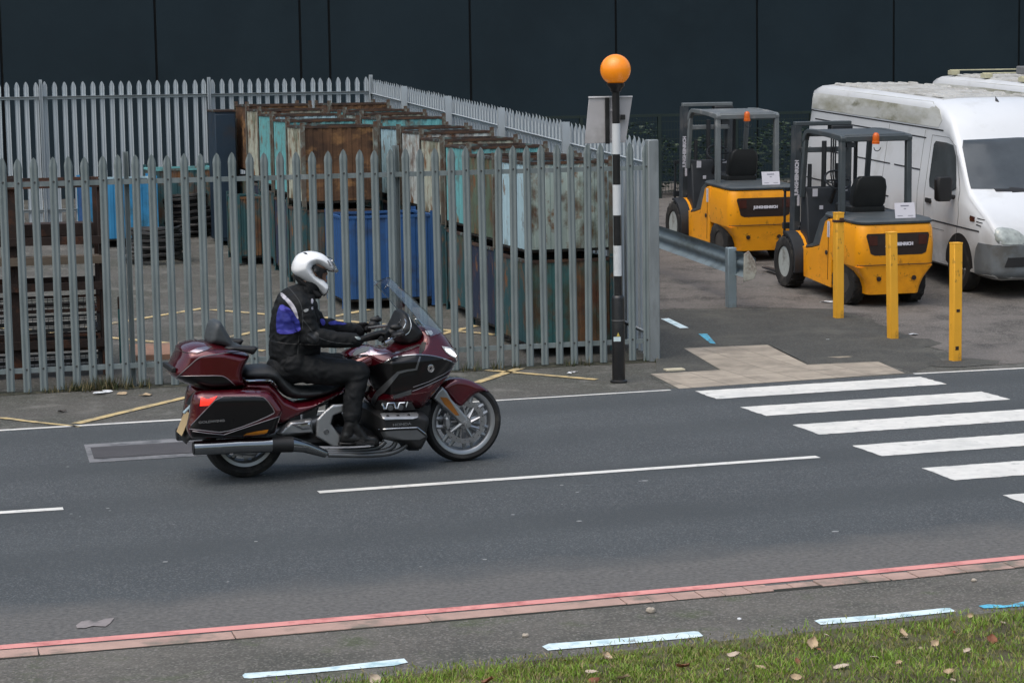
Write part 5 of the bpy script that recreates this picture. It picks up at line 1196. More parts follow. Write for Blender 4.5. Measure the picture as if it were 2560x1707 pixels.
for s_ in (-1, 1):
    ex = MB(); A = loc(q2((300, 1212), (700, 1190), (1010, 1180), (1180, 1178), (1300, 1205), (1500, 1278)), -.36); rr = [.053, .057, .058, .056, .046, .030]
    ex.tube([(a, s_ * (.36 - (.05 if i > 3 else 0) - (.04 if i > 4 else 0)), b) for i, (a, b) in enumerate(A)], rr, 24); exo = obj(ex, "exhaust", mat("brushed_silencer", (.27, .28, .29), .16, metal=1, var=.06, vs=5), smooth=50)
    A2 = loc(q2((990, 1180), (1178, 1178)), -.36); obj(MB().tube([(A2[0][0], s_ * .36, A2[0][1]), (A2[1][0], s_ * .357, A2[1][1])], .0600, 24), "heat_band", m_bkm, exo)
    obj(MB().lathe([(.047, 0), (.047, .004), (.02, .004)], 20, T(A[0][0] - .002, s_ * .36, A[0][1]) @ roty(R(-90))), "exhaust_end", m_bkm, exo)
    pi_ = MB()
    for k, pts in enumerate((((1050, 1335), (1200, 1332), (1340, 1325), (1400, 1305), (1428, 1275)), ((1050, 1345), (1250, 1345), (1400, 1338), (1470, 1312), (1492, 1275)), ((1060, 1355), (1300, 1360), (1440, 1350), (1520, 1320), (1555, 1290)))):
        A = loc(q1(*chaikin(pts, 1, False)), -.27); pi_.tube([(a, s_ * (.25 + .02 * k), b) for a, b in A], .019, 10)
    obj(pi_, "header_pipe", m_sild, exo)
plo = q1((990, 1132), (1040, 1080), (1088, 1040), (1160, 1035), (1158, 1085), (1095, 1108), (1080, 1160), (1140, 1240), (1136, 1305), (1090, 1302), (985, 1240))
for s_ in (-1, 1):
    pl = MB(); inflate(pl, loc(plo, -.24), s_ * .24, .018, .015, .4, .009); plo_ = obj(pl, "frame_plate", m_sil)
    if s_ < 0: obj(MB().lathe([(.022, 0), (.022, .004), (.018, .006), (.016, .003), (.001, .003)], 20, T(loc(q1((1050, 1210)), -.25)[0][0], -.258, loc(q1((1050, 1210)), -.25)[0][1]) @ rotx(R(90))), "pivot_cap", m_sild, plo_)
    pl = MB(); inflate(pl, loc(q1((742, 1220), (770, 1192), (822, 1148), (958, 1130), (966, 1218), (860, 1225), (770, 1238)), -.22), s_ * .20, .05, .02, .5, .01); obj(pl, "rear_cowl", m_sil)
    pl = MB(); inflate(pl, loc(q1((830, 1165), (955, 1150), (960, 1195), (900, 1200)), -.26), s_ * .235, .03, .015, .5, .009); obj(pl, "swing_arm_cover", m_chr)
    pg = MB().tube([(.80, s_ * .24, .27), (.86, s_ * .40, .27)], .014, 8).box((.79, s_ * .38 - .045, .255), (.93, s_ * .38 + .045, .27)); obj(pg, "foot_peg", m_bkm)
bp_ = MB(); inflate(bp_, loc(q1((620, 1260), (960, 1215), (1380, 1200), (1400, 1270), (1100, 1290), (860, 1300)), -.1), 0, .19, .03, .7, .03); obj(bp_, "frame", m_bkm)
bl = MB(); inflate(bl, loc(q1((1560, 1290), (1660, 1290), (1655, 1340), (1590, 1340)), -.2), 0, .2, .03, .6, .02); obj(bl, "belly_pan", m_bkm)
ra = MB(); inflate(ra, loc(q1((1390, 1000), (1690, 1000), (1680, 1090), (1640, 1200), (1400, 1200)), 0), 0, .2, .04, .6, .03); obj(ra, "radiator_shroud", m_bkm)
obj(MB().tube([(.62, -.22, .21), (.60, -.25, .17), (.64, -.27, .165)], .01, 6), "side_stand", m_bkm)
# ------------------------------------------------------------------ the rider
from mathutils import noise as mnoise
def organic(name, mb, voxel, m, parent=None, sm=6, fold=0, fs=(9, 9, 9), seed=0, mats=None):
    """one continuous skin over overlapping limbs"""
    me = mb.mesh("tmp"); o = bpy.data.objects.new("tmp", me); COL.objects.link(o)
    r = o.modifiers.new("r", 'REMESH'); r.mode = 'VOXEL'; r.voxel_size = voxel; r.use_smooth_shade = True
    s = o.modifiers.new("s", 'SMOOTH'); s.factor = .5; s.iterations = sm
    bpy.context.view_layer.update()
    me2 = bpy.data.meshes.new_from_object(o.evaluated_get(bpy.context.evaluated_depsgraph_get()))
    bpy.data.objects.remove(o); bpy.data.meshes.remove(me)
    if fold:
        ns = [v.normal.copy() for v in me2.vertices]
        for v, n in zip(me2.vertices, ns):
            p = Vector((v.co.x * fs[0] + seed, v.co.y * fs[1], v.co.z * fs[2]))
            w = mnoise.noise(p + Vector((mnoise.noise(p * .6), mnoise.noise(p * .6 + Vector((7, 1, 3))), 0)) * 1.6)
            v.co += n * (fold * (1 - 2 * abs(w)) + fold * .5 * mnoise.noise(p * 2.3))
    me2.name = name; me2.materials.clear(); me2.materials.append(m)
    me2.polygons.foreach_set("use_smooth", [True] * len(me2.polygons))
    ob = bpy.data.objects.new(name, me2); COL.objects.link(ob)
    if parent is not None: ob.parent = parent; kids.setdefault(parent.name, []).append(ob)
    return ob
def limb(mb, pts, rs, seg=14):
    """tapering limb with round ends"""
    pts = [Vector(p) for p in pts]
    mb.tube(pts, rs, seg)
    for p, r in zip(pts, rs): mb.ball(p, r * 1.0, 14, 9)
    return mb
def P3(px, y): (a, b), = loc([px], y); return Vector((a, y, b))
def P1(x, y_, lat): return P3(q1((x, y_))[0], lat)
m_skin = mat("skin", (.20, .105, .07), .5, var=.08, vs=12)
m_jack = mat("black_textile", (.0075, .0085, .0095), .7, spec=.2, var=.25, vs=9, bump=.35, bs=160)
m_jblue = mat("blue_textile", (.012, .018, .20), .7, var=.2, vs=12, bump=.3, bs=160)
m_jviol = mat("violet_textile", (.05, .048, .34), .7, var=.12, vs=12, bump=.3, bs=160)
m_refl = mat("white_piping", (.42, .41, .46), .55, var=.05, vs=8)
m_trou = mat("black_trousers", (.0065, .0075, .0085), .65, spec=.25, var=.3, vs=8, bump=.4, bs=170)
m_boot = mat("black_boot_leather", (.006, .006, .0065), .4, var=.3, vs=9, bump=.2, bs=60)
m_glv = mat("black_glove_leather", (.0065, .0065, .007), .6, spec=.2, var=.3, vs=12, bump=.2, bs=120)
m_helm = mat("white_helmet_gloss", (.80, .81, .82), .3, var=.02, vs=2, coat=.5)
m_hblk = mat("helmet_black_rubber", (.008, .008, .008), .5)
m_lin = mat("helmet_lining", (.012, .012, .013), .9)
SH = {-1: P1(880, 400, -.195), 1: P1(880, 400, -.195)}; SH[1] = Vector((SH[-1].x + .01, .195, SH[-1].z))
EL = {-1: P1(955, 612, -.27), 1: P1(1015, 540, .27)}
WR = {-1: P1(1245, 636, -.33), 1: P1(1262, 578, .33)}
GC = {s: Vector((1.045, s * .325, 1.063)) for s in (-1, 1)}
HP = {s: Vector((P1(865, 800, -.11).x, s * .105, P1(865, 800, -.11).z)) for s in (-1, 1)}
KN = {s: Vector((P1(1258, 838, -.25).x, s * .25, P1(1258, 838, -.25).z)) for s in (-1, 1)}
AN = {s: Vector((P1(1208, 1165, -.29).x, s * .29, P1(1208, 1165, -.29).z)) for s in (-1, 1)}
HE = {s: Vector((P1(1172, 1262, -.29).x, s * .285, P1(1172, 1262, -.29).z)) for s in (-1, 1)}
TO = {s: Vector((P1(1380, 1270, -.30).x, s * .31, P1(1380, 1270, -.30).z)) for s in (-1, 1)}
HC = P3(q3((545, 330))[0], 0); NK = P1(900, 330, 0)
def hand(mb, s, r=.0098, k_=1.0):
    """palm, four curled fingers of different length and a thumb round the grip"""
    g = (Vector((.997, s * .395, 1.054)) - Vector((1.082, s * .267, 1.072))).normalized()       # along the grip, outwards
    up = Vector((0, 0, 1)); fw = g.cross(up) * (1 if s < 0 else -1); fw = fw if fw.x > 0 else -fw; fw.normalize(); up = g.cross(fw) if g.cross(fw).z > 0 else -g.cross(fw)
    c = GC[s]; w = WR[s]
    kn = [c + g * t - fw * .012 + up * .034 for t in (-.036, -.012, .012, .034)]
    for t, k in zip((-.026, -.008, .010, .026), kn):
        b = w + (c - w).normalized() * .03 + g * t * .9 + up * .004
        limb(mb, [b, b.lerp(k, .6) + up * .004, k], [.019 * k_, .0175 * k_, .0145 * k_], 10)
    ln = (.92, 1.06, 1.0, .80)
    for k, l_, t in zip(kn, ln, (-.036, -.012, .012, .034)):
        f = [k, c + g * t + fw * .024 + up * .030, c + g * t + fw * .034 * l_ - up * .004, c + g * t + fw * .020 - up * .028 * l_, c + g * t - fw * .004 * l_ - up * .033]
        limb(mb, f, [r * 1.15, r * 1.1, r, r * .95, r * .85], 9)
    tb = w + (c - w).normalized() * .045 - g * .030 - up * .006
    limb(mb, [tb, c - g * .055 - fw * .020 - up * .012, c - g * .060 + fw * .012 - up * .026, c - g * .050 + fw * .034 - up * .022], [.016 * k_, .0135 * k_, .0115 * k_, .0095 * k_], 9)
# continuous body
bd_ = MB()
limb(bd_, [HP[-1], HP[1]], [.10, .10]); limb(bd_, [(HP[1].x - .02, 0, HP[1].z + .02), (HP[1].x - .02, 0, 1.08), (SH[1].x - .02, 0, 1.28), (NK.x - .03, 0, NK.z - .04)], [.115, .105, .12, .07])
limb(bd_, [NK - Vector((.02, 0, .05)), HC + Vector((-.03, 0, -.06))], [.062, .058])
limb(bd_, [SH[-1], SH[1]], [.065, .065])
for s in (-1, 1):
    limb(bd_, [SH[s], EL[s], WR[s]], [.058, .044, .032]); hand(bd_, s, .0078, .72)
    limb(bd_, [HP[s], HP[s].lerp(KN[s], .5), KN[s], KN[s].lerp(AN[s], .35), AN[s]], [.085, .078, .056, .055, .036]); limb(bd_, [AN[s], HE[s] + Vector((0, 0, .02))], [.036, .034]); limb(bd_, [HE[s] + Vector((0, 0, .015)), TO[s] + Vector((-.04, 0, 0))], [.034, .028])
bd_.ball(HC + Vector((.0, 0, 0)), (.098, .076, .118), 24, 16)
fx_ = HC.x + .085
bd_.ball((fx_ - .012, 0, HC.z - .085), (.03, .032, .028), 12, 8).ball((fx_ + .005, 0, HC.z - .022), (.016, .012, .02), 10, 8).ball((fx_ + .014, 0, HC.z - .032), (.012, .014, .011), 10, 8)
bd_.ball((fx_ - .004, 0, HC.z - .062), (.012, .024, .006), 10, 6).ball((fx_ - .004, 0, HC.z - .052), (.012, .022, .005), 10, 6)
for s in (-1, 1): bd_.ball((HC.x - .005, s * .078, HC.z - .015), (.018, .008, .03), 10, 8).ball((fx_ - .014, s * .032, HC.z + .018), (.02, .026, .008), 10, 6)
person = organic("person", bd_, .009, m_skin, None, 4)
person.matrix_world = BM
tag(person, "motorcyclist in a white helmet and black jacket with blue back panels, hands on the bars", "person")
ey = MB()
for s in (-1, 1): ey.ball((fx_ - .018, s * .031, HC.z + .002), .0125, 12, 8)
ey.build("eyes", mat("eye_white", (.5, .5, .5), .2), person, smooth=60)
# jacket
jk = MB()
tor = loc(q1((790, 322), (745, 390), (718, 480), (709, 570), (706, 650), (703, 740), (724, 800), (778, 832), (860, 806), (960, 768), (1003, 742), (1010, 640), (1002, 560), (996, 480), (985, 400), (975, 350), (935, 318), (890, 300), (840, 298)), -.02)
def wt(x, z): return 1.0 if z < 1.2 else max(.42, 1 - max(0, z - 1.33) * 4.6) if z > 1.33 else 1.06
inflate(jk, tor, 0, .195, .15, .25, .02, wt)
limb(jk, [(NK.x - .035, 0, NK.z - .075), (NK.x - .015, 0, NK.z - .02)], [.095, .085])
for s in (-1, 1):
    m1 = SH[s].lerp(EL[s], .5); m2 = EL[s].lerp(WR[s], .5) + Vector((0, 0, -.006))
    limb(jk, [SH[s] + Vector((-.005, -s * .03, -.015)), SH[s].lerp(EL[s], .2), m1, SH[s].lerp(EL[s], .85), EL[s] + Vector((0, 0, -.006)), EL[s].lerp(WR[s], .2), m2, WR[s] - (WR[s] - EL[s]).normalized() * .01], [.10, .092, .084, .076, .074, .068, .060, .050])
jacket = organic("jacket", jk, .0085, m_jack, person, 7, .0085, (10, 8, 14), 2)
bj = bvh_of(type("o", (), {"v": [tuple(v.co) for v in jacket.data.vertices], "f": [tuple(p.vertices) for p in jacket.data.polygons]})())
def jd(pts, m, nm, off=.004, h=2.2, it=1): return decal_mb(pts, bj, vr, off, h, it, thick=.004).build(nm, m, jacket, smooth=60)
jd(q1((764, 402), (830, 440), (868, 490), (884, 520), (890, 575), (820, 594), (738, 590), (732, 520), (742, 440)), m_jblue, "blue_panel")
jd(q1((764, 402), (800, 420), (832, 442), (830, 470), (790, 452), (748, 438)), m_jviol, "violet_stripe", .006)
jd(q1((737, 562), (800, 572), (850, 566), (888, 548), (890, 574), (820, 596), (740, 592)), m_jviol, "violet_stripe", .006)
jd(q1((764, 326), (795, 352), (842, 400), (866, 445), (878, 505), (858, 486), (836, 440), (798, 388), (757, 350)), m_refl, "white_piping", .007)
jd(q1((955, 368), (972, 374), (968, 402), (955, 404)), m_refl, "white_piping", .006); jd(q1((957, 424), (970, 418), (971, 438), (959, 442)), m_refl, "white_piping", .006)
jd(q1((904, 446), (918, 436), (942, 434), (936, 450), (918, 458)), mat("grey_logo", (.18, .19, .19), .6), "logo_patch", .006)
jd(q1((1012, 495), (1040, 500), (1048, 530), (1030, 545), (1014, 520)), m_jviol, "blue_sleeve_panel", .005); jd(q1((1062, 515), (1120, 508), (1182, 516), (1178, 536), (1110, 534), (1070, 538)), m_jblue, "blue_sleeve_panel", .005)
tr = MB(); trim_mb(q1((703, 640), (800, 655), (900, 660), (1005, 662)), bj, vr, .004, -.001, 3, tr); tr.build("waist_seam", m_hblk, jacket)
m_seam = mat("grey_stitching", (.035, .038, .04), .7)
for nm_, ln in (("sleeve_seam", ((905, 505), (950, 560), (985, 610), (1060, 640), (1150, 655), (1220, 655))), ("shoulder_seam", ((812, 300), (850, 340), (890, 400), (905, 470), (900, 560))), ("side_seam", ((880, 600), (872, 690), (868, 790)))):
    tr = trim_mb(q1(*ln), bj, vr, .0028, .0005, 3, None, it=1); tr.build(nm_, m_seam, jacket)
jd(q1((930, 590), (985, 575), (1010, 600), (1000, 650), (950, 655), (925, 625)), mat("elbow_patch_grey", (.013, .014, .0155), .5), "elbow_patch", .005)
cf = MB()
for s in (-1, 1): d = (WR[s] - EL[s]).normalized(); cf.tube([WR[s] - d * .045, WR[s] - d * .005], [.054, .052], 16)
cfs = cf
for s in (-1, 1): d = (WR[s] - EL[s]).normalized(); MB().tube([WR[s] - d * .05, WR[s] - d * .005], [.0575, .055], 18).build("cuff", m_jack, jacket, smooth=50)
jd(q1((1228, 608), (1262, 612), (1274, 628), (1255, 632), (1240, 622)), mat("grey_cuff_tab", (.25, .29, .29), .5), "cuff_tab", .012)
# collar scarf, trousers, boots, gloves
sc2 = MB(); limb(sc2, [(NK.x - .0, 0, NK.z - .03), HC + Vector((-.012, 0, -.10))], [.078, .080]); organic("neck_warmer", sc2, .009, m_jack, person, 5, .004, (14, 14, 22), 4)
tz = MB()
limb(tz, [HP[-1] + Vector((-.02, 0, .02)), HP[1] + Vector((-.02, 0, .02))], [.125, .125]); tz.ball((HP[1].x - .04, 0, HP[1].z - .02), (.17, .2, .125), 20, 12)
for s in (-1, 1):
    limb(tz, [HP[s] + Vector((.02, 0, 0)), HP[s].lerp(KN[s], .3) + Vector((0, 0, -.008)), HP[s].lerp(KN[s], .6) + Vector((0, 0, -.012)), HP[s].lerp(KN[s], .88), KN[s], KN[s].lerp(AN[s], .2) + Vector((-.008, 0, 0)), KN[s].lerp(AN[s], .5) + Vector((-.014, 0, 0)), KN[s].lerp(AN[s], .85) + Vector((-.004, 0, 0))], [.118, .112, .102, .090, .084, .080, .074, .066])
organic("trousers", tz, .0085, m_trou, person, 7, .008, (9, 8, 12), 9)
for s in (-1, 1):
    b = MB(); limb(b, [AN[s] + (KN[s] - AN[s]) * .22, AN[s], HE[s] + Vector((.01, 0, .025))], [.064, .052, .046]); limb(b, [HE[s] + Vector((.0, 0, .015)), HE[s].lerp(TO[s], .5) + Vector((0, 0, .012)), TO[s] + Vector((-.03, 0, .005))], [.042, .044, .036])
    limb(b, [AN[s] + Vector((.02, 0, -.01)), HE[s].lerp(TO[s], .55) + Vector((0, 0, .02))], [.05, .042])
    bo_ = organic("boot", b, .007, m_boot, person, 5, .003, (16, 12, 16), 3)
    p0, p1 = HE[s], TO[s]; MB().prism([(p0.x - .05, p0.z - .045), (p0.x + .03, p0.z - .045), (p0.x + .05, p0.z - .028), (p1.x + .0, p1.z - .034), (p1.x + .012, p1.z - .018), (p0.x - .05, p0.z - .015)], p0.y - .038, p0.y + .042, 'y').build("sole", m_hblk, bo_, bevel=.008)
    g_ = MB(); hand(g_, s, .0115, 1.08); limb(g_, [WR[s] - (WR[s] - EL[s]).normalized() * .05, WR[s], WR[s] + (GC[s] - WR[s]).normalized() * .03], [.045, .040, .030])
    organic("glove", g_, .0048, m_glv, person, 3, .0012, (30, 30, 30), 6)
# helmet
hp = MB(); ho_ = loc(chaikin(q3((304, 345), (303, 290), (322, 222), (362, 165), (412, 134), (480, 120), (560, 124), (630, 146), (690, 190), (738, 250), (772, 318), (782, 342), (715, 338), (625, 300), (560, 268), (526, 288), (545, 350), (592, 398), (642, 430), (700, 492), (704, 525), (688, 572), (652, 612), (632, 598), (590, 552), (510, 490), (420, 438), (345, 390)), 1), 0)
inflate(hp, ho_, 0, .132, .125, .12, .008, power=.5); helm = hp.build("helmet", m_helm, person, smooth=75); bh = bvh_of(hp)
li = MB(); inflate(li, loc(q3((525, 285), (560, 268), (640, 306), (700, 336), (690, 400), (690, 470), (640, 430), (590, 398), (545, 350)), 0), 0, .112, .05, .6, .008); 
ln_ = MB()
lo = loc(q3((320, 378), (345, 386), (420, 434), (510, 486), (590, 548), (634, 600), (600, 640), (540, 640), (470, 560), (380, 480), (330, 410)), 0)
inflate(ln_, lo, 0, .085, .05, .15, .01); ln_.build("padding", m_lin, helm, smooth=60)
tr = MB(); trim_mb(q3((306, 352), (345, 386), (420, 434), (510, 486), (590, 548), (634, 596)), bh, vr, .005, 0, 3, tr); trim_mb(q3((700, 488), (702, 525), (686, 572), (652, 608)), bh, vr, .004, 0, 3, tr); tr.build("edge_rubber", m_hblk, helm)
tr = MB(); trim_mb(q3((530, 282), (560, 266), (620, 296), (715, 336), (786, 344)), bh, vr, .007, -.002, 2, tr); tr.build("brow_rubber", m_hblk, helm)
decal_mb(q3((526, 290), (545, 272), (575, 276), (640, 308), (710, 338), (690, 352), (640, 362), (632, 420), (592, 396), (550, 350)), bvh_of(hp, bd_), vr, .02, 2).build("eyeport_seal", m_lin, helm, smooth=60)
decal_mb(q3((420, 134), (460, 136), (476, 158), (444, 152)), bh, vr, .004, 1.6).build("air_vent", m_hblk, helm, smooth=60)
decal_mb(q3((688, 226), (700, 218), (740, 285), (716, 282)), bh, vr, .004, 1.6).build("brow_vent", mat("grey_vent", (.2, .2, .21), .4), helm, smooth=60)
vz = MB(); vp = loc(q3((690, 222), (712, 188), (735, 215), (792, 332), (770, 352), (735, 345)), 0); inflate(vz, vp, 0, .105, .03, .6, .009); vz.build("raised_visor", glass("visor_plastic", (.80, .82, .84), .72), helm, smooth=70)
decal_mb(q3((520, 300), (560, 285), (600, 300), (600, 340), (570, 352), (545, 345)), bvh_of(hp, bd_), vr, .03, 2).build("visor_hinge", m_hblk, helm, smooth=60)
# ------------------------------------------------------------------ verge, grass, leaves and litter
m_soil = mat("verge_soil", (.085, .082, .034), .95, var=.35, vs=3, bump=.8, bs=50, dirt=[((.05, .04, .02), .4, 2.2)])
gpx = [(500, 1745), (830, 1709), (1060, 1680), (1300, 1654), (1550, 1626), (1800, 1602), (2180, 1562), (2560, 1522), (2900, 1486), (4200, 1352)]
GE = [onpath(*p) for p in gpx]; GN = -RN
vs = []
for p in GE: a = p - GN * .02; b = p + GN * 4.2; vs += [(a.x, a.y, pathz(a) + .004), (b.x, b.y, pathz(a) + .28)]
tag(MB().add(vs, [(2 * i, 2 * i + 1, 2 * i + 3, 2 * i + 2) for i in range(len(GE) - 1)]).build("verge", m_soil, smooth=0), kind="structure")
def ginfo(t):                                                    # point of the verge edge, t in 0..1
    f = t * (len(GE) - 1); i = min(int(f), len(GE) - 2); return GE[i].lerp(GE[i + 1], f - i)
rs = np.random.RandomState(5); NB = 112000
t_ = rs.rand(NB); dd = rs.rand(NB) ** 1.15 * 3.4 - .10 + .10 * rs.randn(NB) * (rs.rand(NB) < .3); keep = dd > -.22
gv_ = []; gf_ = []; gm_ = []
from mathutils import noise as mno
for t, d in zip(t_[keep], dd[keep]):
    p = ginfo(t) + GN * float(d)
    cl = mno.noise(Vector((p.x * 2.1, p.y * 2.1, 0))); c2 = mno.noise(Vector((p.x * 6, p.y * 6, 3)))
    if d < .10 + .12 * c2 and rs.rand() < .75: continue
    if c2 < -.22 and rs.rand() < .72: continue
    h = (.012 + .022 * rs.rand()) * (1 + .5 * cl); w = .0020 + .002 * rs.rand(); a = rs.rand() * 6.283; ln = rs.rand() * 1.3; az = rs.rand() * 6.283
    z0 = pathz(p) + .004 + max(0, d) * .066; dx, dy = math.cos(a) * w, math.sin(a) * w; lx, ly = math.cos(az) * ln * h, math.sin(az) * ln * h
    k = len(gv_)
    gv_ += [(p.x - dx, p.y - dy, z0), (p.x + dx, p.y + dy, z0), (p.x + dx * .7 + lx * .4, p.y + dy * .7 + ly * .4, z0 + h * .6), (p.x - dx * .7 + lx * .4, p.y - dy * .7 + ly * .4, z0 + h * .6), (p.x + lx, p.y + ly, z0 + h)]
    gf_ += [(k, k + 1, k + 2, k + 3), (k + 3, k + 2, k + 4)]; mi = 0 if rs.rand() < .50 + .35 * cl else (1 if rs.rand() < .68 else 2); gm_ += [mi, mi]
gm = MB(); gm.v = gv_; gm.f = gf_; gm.mi = gm_
go = gm.build("grass", [mat("grass_green", (.15, .25, .022), .6, var=.3, vs=3), mat("grass_dull", (.19, .20, .045), .65, var=.3, vs=3), mat("grass_dry", (.24, .20, .09), .7, var=.3, vs=3)], smooth=0)
tag(go, kind="stuff")
m_lt = mat("tan_leaf", (.40, .30, .19), .75, var=.25, vs=20, bump=.2, bs=60); m_lb = mat("brown_leaf", (.17, .062, .026), .65, var=.3, vs=18, bump=.2, bs=60); m_lp = mat("pale_leaf", (.46, .38, .30), .75, var=.2, vs=20)
def leaf_mb(L, W, curl, seed):
    rnd = random.Random(seed); n = 9; vs = []; fs = []
    for i in range(n):
        t = i / (n - 1); w = W * math.sin(math.pi * min(1, t * .94 + .05)) ** .8 * (1 + .25 * (i % 2) * (rnd.random() - .2))
        for s in (-1, -.5, 0, .5, 1): vs.append(((t - .5) * L, s * w / 2, curl * (s * s * .55 + (t - .4) ** 2 * 1.2) * W + .004 * rnd.random()))
    for i in range(n - 1):
        for k in range(4): a = i * 5 + k; fs.append((a, a + 1, a + 6, a + 5))
    mb = MB().add(vs, fs).tube([(L * .45, 0, curl * .4 * W), (L * .62, .004, curl * .6 * W)], .0015, 5); return mb
LF = [(2334, 1611, 't'), (2373, 1681, 't'), (2102, 1660, 'p'), (1707, 1668, 'b'), (1994, 1654, 'b'), (2256, 1586, 't'), (2190, 1642, 'p'), (1905, 1664, 't'), (1989, 1696, 't'), (1516, 1645, 't'), (1478, 1680, 'p'), (1221, 1705, 'b'), (1558, 1696, 't'), (1484, 1699, 'b'), (2420, 1630, 'p'), (2030, 1612, 't'), (2480, 1600, 'b'), (2250, 1660, 't'), (940, 1702, 'p'), (1835, 1640, 'p')]
LL = {'t': ("tan curled dead leaf lying in the grass verge", m_lt), 'p': ("pale bleached dead leaf lying in the grass verge", m_lp), 'b': ("reddish brown dead leaf lying in the grass verge", m_lb)}
def vgnd(px, py, up):
    z = .08
    for _ in range(12):
        p = onpath(px, py, z); d = min((p - ginfo(t)).dot(GN) for t in np.linspace(0, 1, 60) if abs((p - ginfo(t)).dot(RD)) < .3) if True else 0
        z = pathz(p) + .004 + max(0, d) * .066 + up
    return p
for i, (px, py, k) in enumerate(LF):
    p = vgnd(px, py, .018); L = random.uniform(.05, .085); o = leaf_mb(L, L * random.uniform(.5, .75), random.choice((.25, .5, -.35)), i).build("dead_leaf", LL[k][1], smooth=80)
    o.matrix_world = T(p) @ rotz(random.uniform(0, 6.28)) @ rotx(random.uniform(-.6, .6)) @ roty(random.uniform(-.5, .5)); tag(o, LL[k][0], "leaf", "dead leaves on the verge")
lm = MB()
for i in range(85):
    p = ginfo(rs.rand()) + GN * (rs.rand() * 2.6 + .05); d = (p - ginfo(0)).dot(GN)
    q = leaf_mb(.05, .03, .4, i); M = T(p.x, p.y, pathz(p) + .016 + .02 * rs.rand() + .05 * max(0, min(2.6, d))) @ rotz(rs.rand() * 6.28) @ rotx(rs.randn() * .6) @ Matrix.Scale(.35 + .6 * rs.rand(), 4)
    lm.add(q.v, q.f, M, int(rs.rand() * 3))
tag(lm.build("leaf_litter", [m_lt, m_lp, m_lb], smooth=80), kind="stuff")
# scraps on the ground
def scrap(px, py, w, h, label, m, cat="litter", name="paper_scrap", seed=0, rot=0):
    rnd = random.Random(seed + px); P = G(px, py); n = 7; vs = [(0, 0, .006)]
    for i in range(n): a = 2 * math.pi * i / n; k = rnd.uniform(.6, 1.1); vs.append((w * k * math.cos(a), h * k * math.sin(a), rnd.uniform(.004, .025)))
    k = len(vs); vs2 = [(x, y, z - .003) for x, y, z in vs]
    fs = [(0, 1 + i, 1 + (i + 1) % n) for i in range(n)]
    o = MB().add(vs + vs2, fs + [tuple(j + k for j in f[::-1]) for f in fs] + [(1 + i, 1 + i + k, 1 + (i + 1) % n + k, 1 + (i + 1) % n) for i in range(n)]).build(name, m, smooth=0)
    o.matrix_world = T(P.x, P.y, zg(P) + .004) @ rotz(rot); tag(o, label, cat)
m_lit = mat("litter_white", (.62, .64, .66), .6, var=.1, vs=20)
scrap(248, 986, .07, .06, "torn white scrap of paper on the tarmac by the fence at left", m_lit); scrap(268, 982, .06, .05, "crumpled white wrapper lying beside the torn scrap", m_lit)
scrap(306, 986, .06, .05, "small tan leaf on the tarmac by the white scraps", m_lt, "leaf", "dead_leaf"); scrap(367, 990, .08, .05, "large tan leaf on the tarmac left of the motorcycle", m_lt, "leaf", "dead_leaf")
scrap(155, 1031, .05, .035, "dark stone on the tarmac near the road edge at left", mat("dark_stone", (.05, .045, .04), .9), "stone", "stone")
scrap(2068, 757, .10, .06, "white paper on the ground under the near forklift's side", m_lit); scrap(2285, 838, .06, .05, "white scrap between the yellow posts", m_lit); scrap(2071, 853, .03, .025, "tiny white scrap on the tarmac by the manhole cover", m_lit)
scrap(1424, 936, .035, .02, "white scrap beside the beacon, the left of two", m_lit); scrap(1436, 933, .04, .02, "white scrap beside the beacon, the right of two", m_lit)
scrap(590, 625, .07, .06, "white scrap on the yard floor behind the fence", m_lit); scrap(722, 635, .09, .12, "crumpled white bag behind the rider's helmet by the stacks", m_lit); scrap(545, 606, .05, .04, "pale scrap on the yard floor near the hose coils", m_lit)
pb = G(1686, 926); o = MB().box((-.10, -.06, 0), (.10, .06, .02)).build("loose_slab", mat("cream_slab", (.50, .45, .33), .85, var=.1), bevel=.005); o.matrix_world = T(pb) @ rotz(FA); tag(o, "small cream slab lying at the edge of the tactile paving", "slab")
def stone(px, py, r, label, m):
    p = onpath(px, py, .04); mb = MB().ball((0, 0, r * .5), (r, r * .8, r * .6), 9, 6); rnd = random.Random(px); mb.v = [tuple(c * rnd.uniform(.85, 1.15) for c in v) for v in mb.v]
    o = mb.build("stone", m, smooth=0); o.matrix_world = T(p.x, p.y, pathz(p)); tag(o, label, "stone")
m_st = mat("pale_stone", (.40, .35, .29), .9, var=.2); stone(1313, 1577, .02, "pale stone on the footpath above the middle blue dash", m_st); stone(1627, 1516, .028, "pale stone against the kerb", m_st); stone(2435, 1439, .018, "small pale stone by the kerb at right", m_st); stone(1848, 1535, .013, "white pebble on the footpath between the blue dashes", m_lit)
sp = MB()
for (px, py, w) in [(413, 1406, .07), (982, 1460, .0), (275, 1278, .04), (178, 1286, .05), (270, 1272, .05), (1282, 1288, .06), (1448, 1304, .08), (1612, 1203, .10), (1404, 1214, .06), (1443, 1232, .06), (2088, 1330, .10), (1212, 1400, .06), (1052, 1418, .04), (640, 1355, .05), (1405, 1262, .03), (170, 1168, .05), (200, 1293, .03), (660, 1190, .05), (1600, 1204, .05), (570, 1456, .04), (434, 1313, .03)]:
    if w: P = G(px, py); sp.lathe([(w * .27, 0), (w * .22, .0015)], 9, T(P.x, P.y, .006) @ rotz(RA) @ Matrix.Diagonal((1, .7, 1, 1)))
tag(sp.build("road_specks", mat("pale_speck", (.24, .25, .25), .8, var=.25, vs=30), smooth=0), kind="stuff")
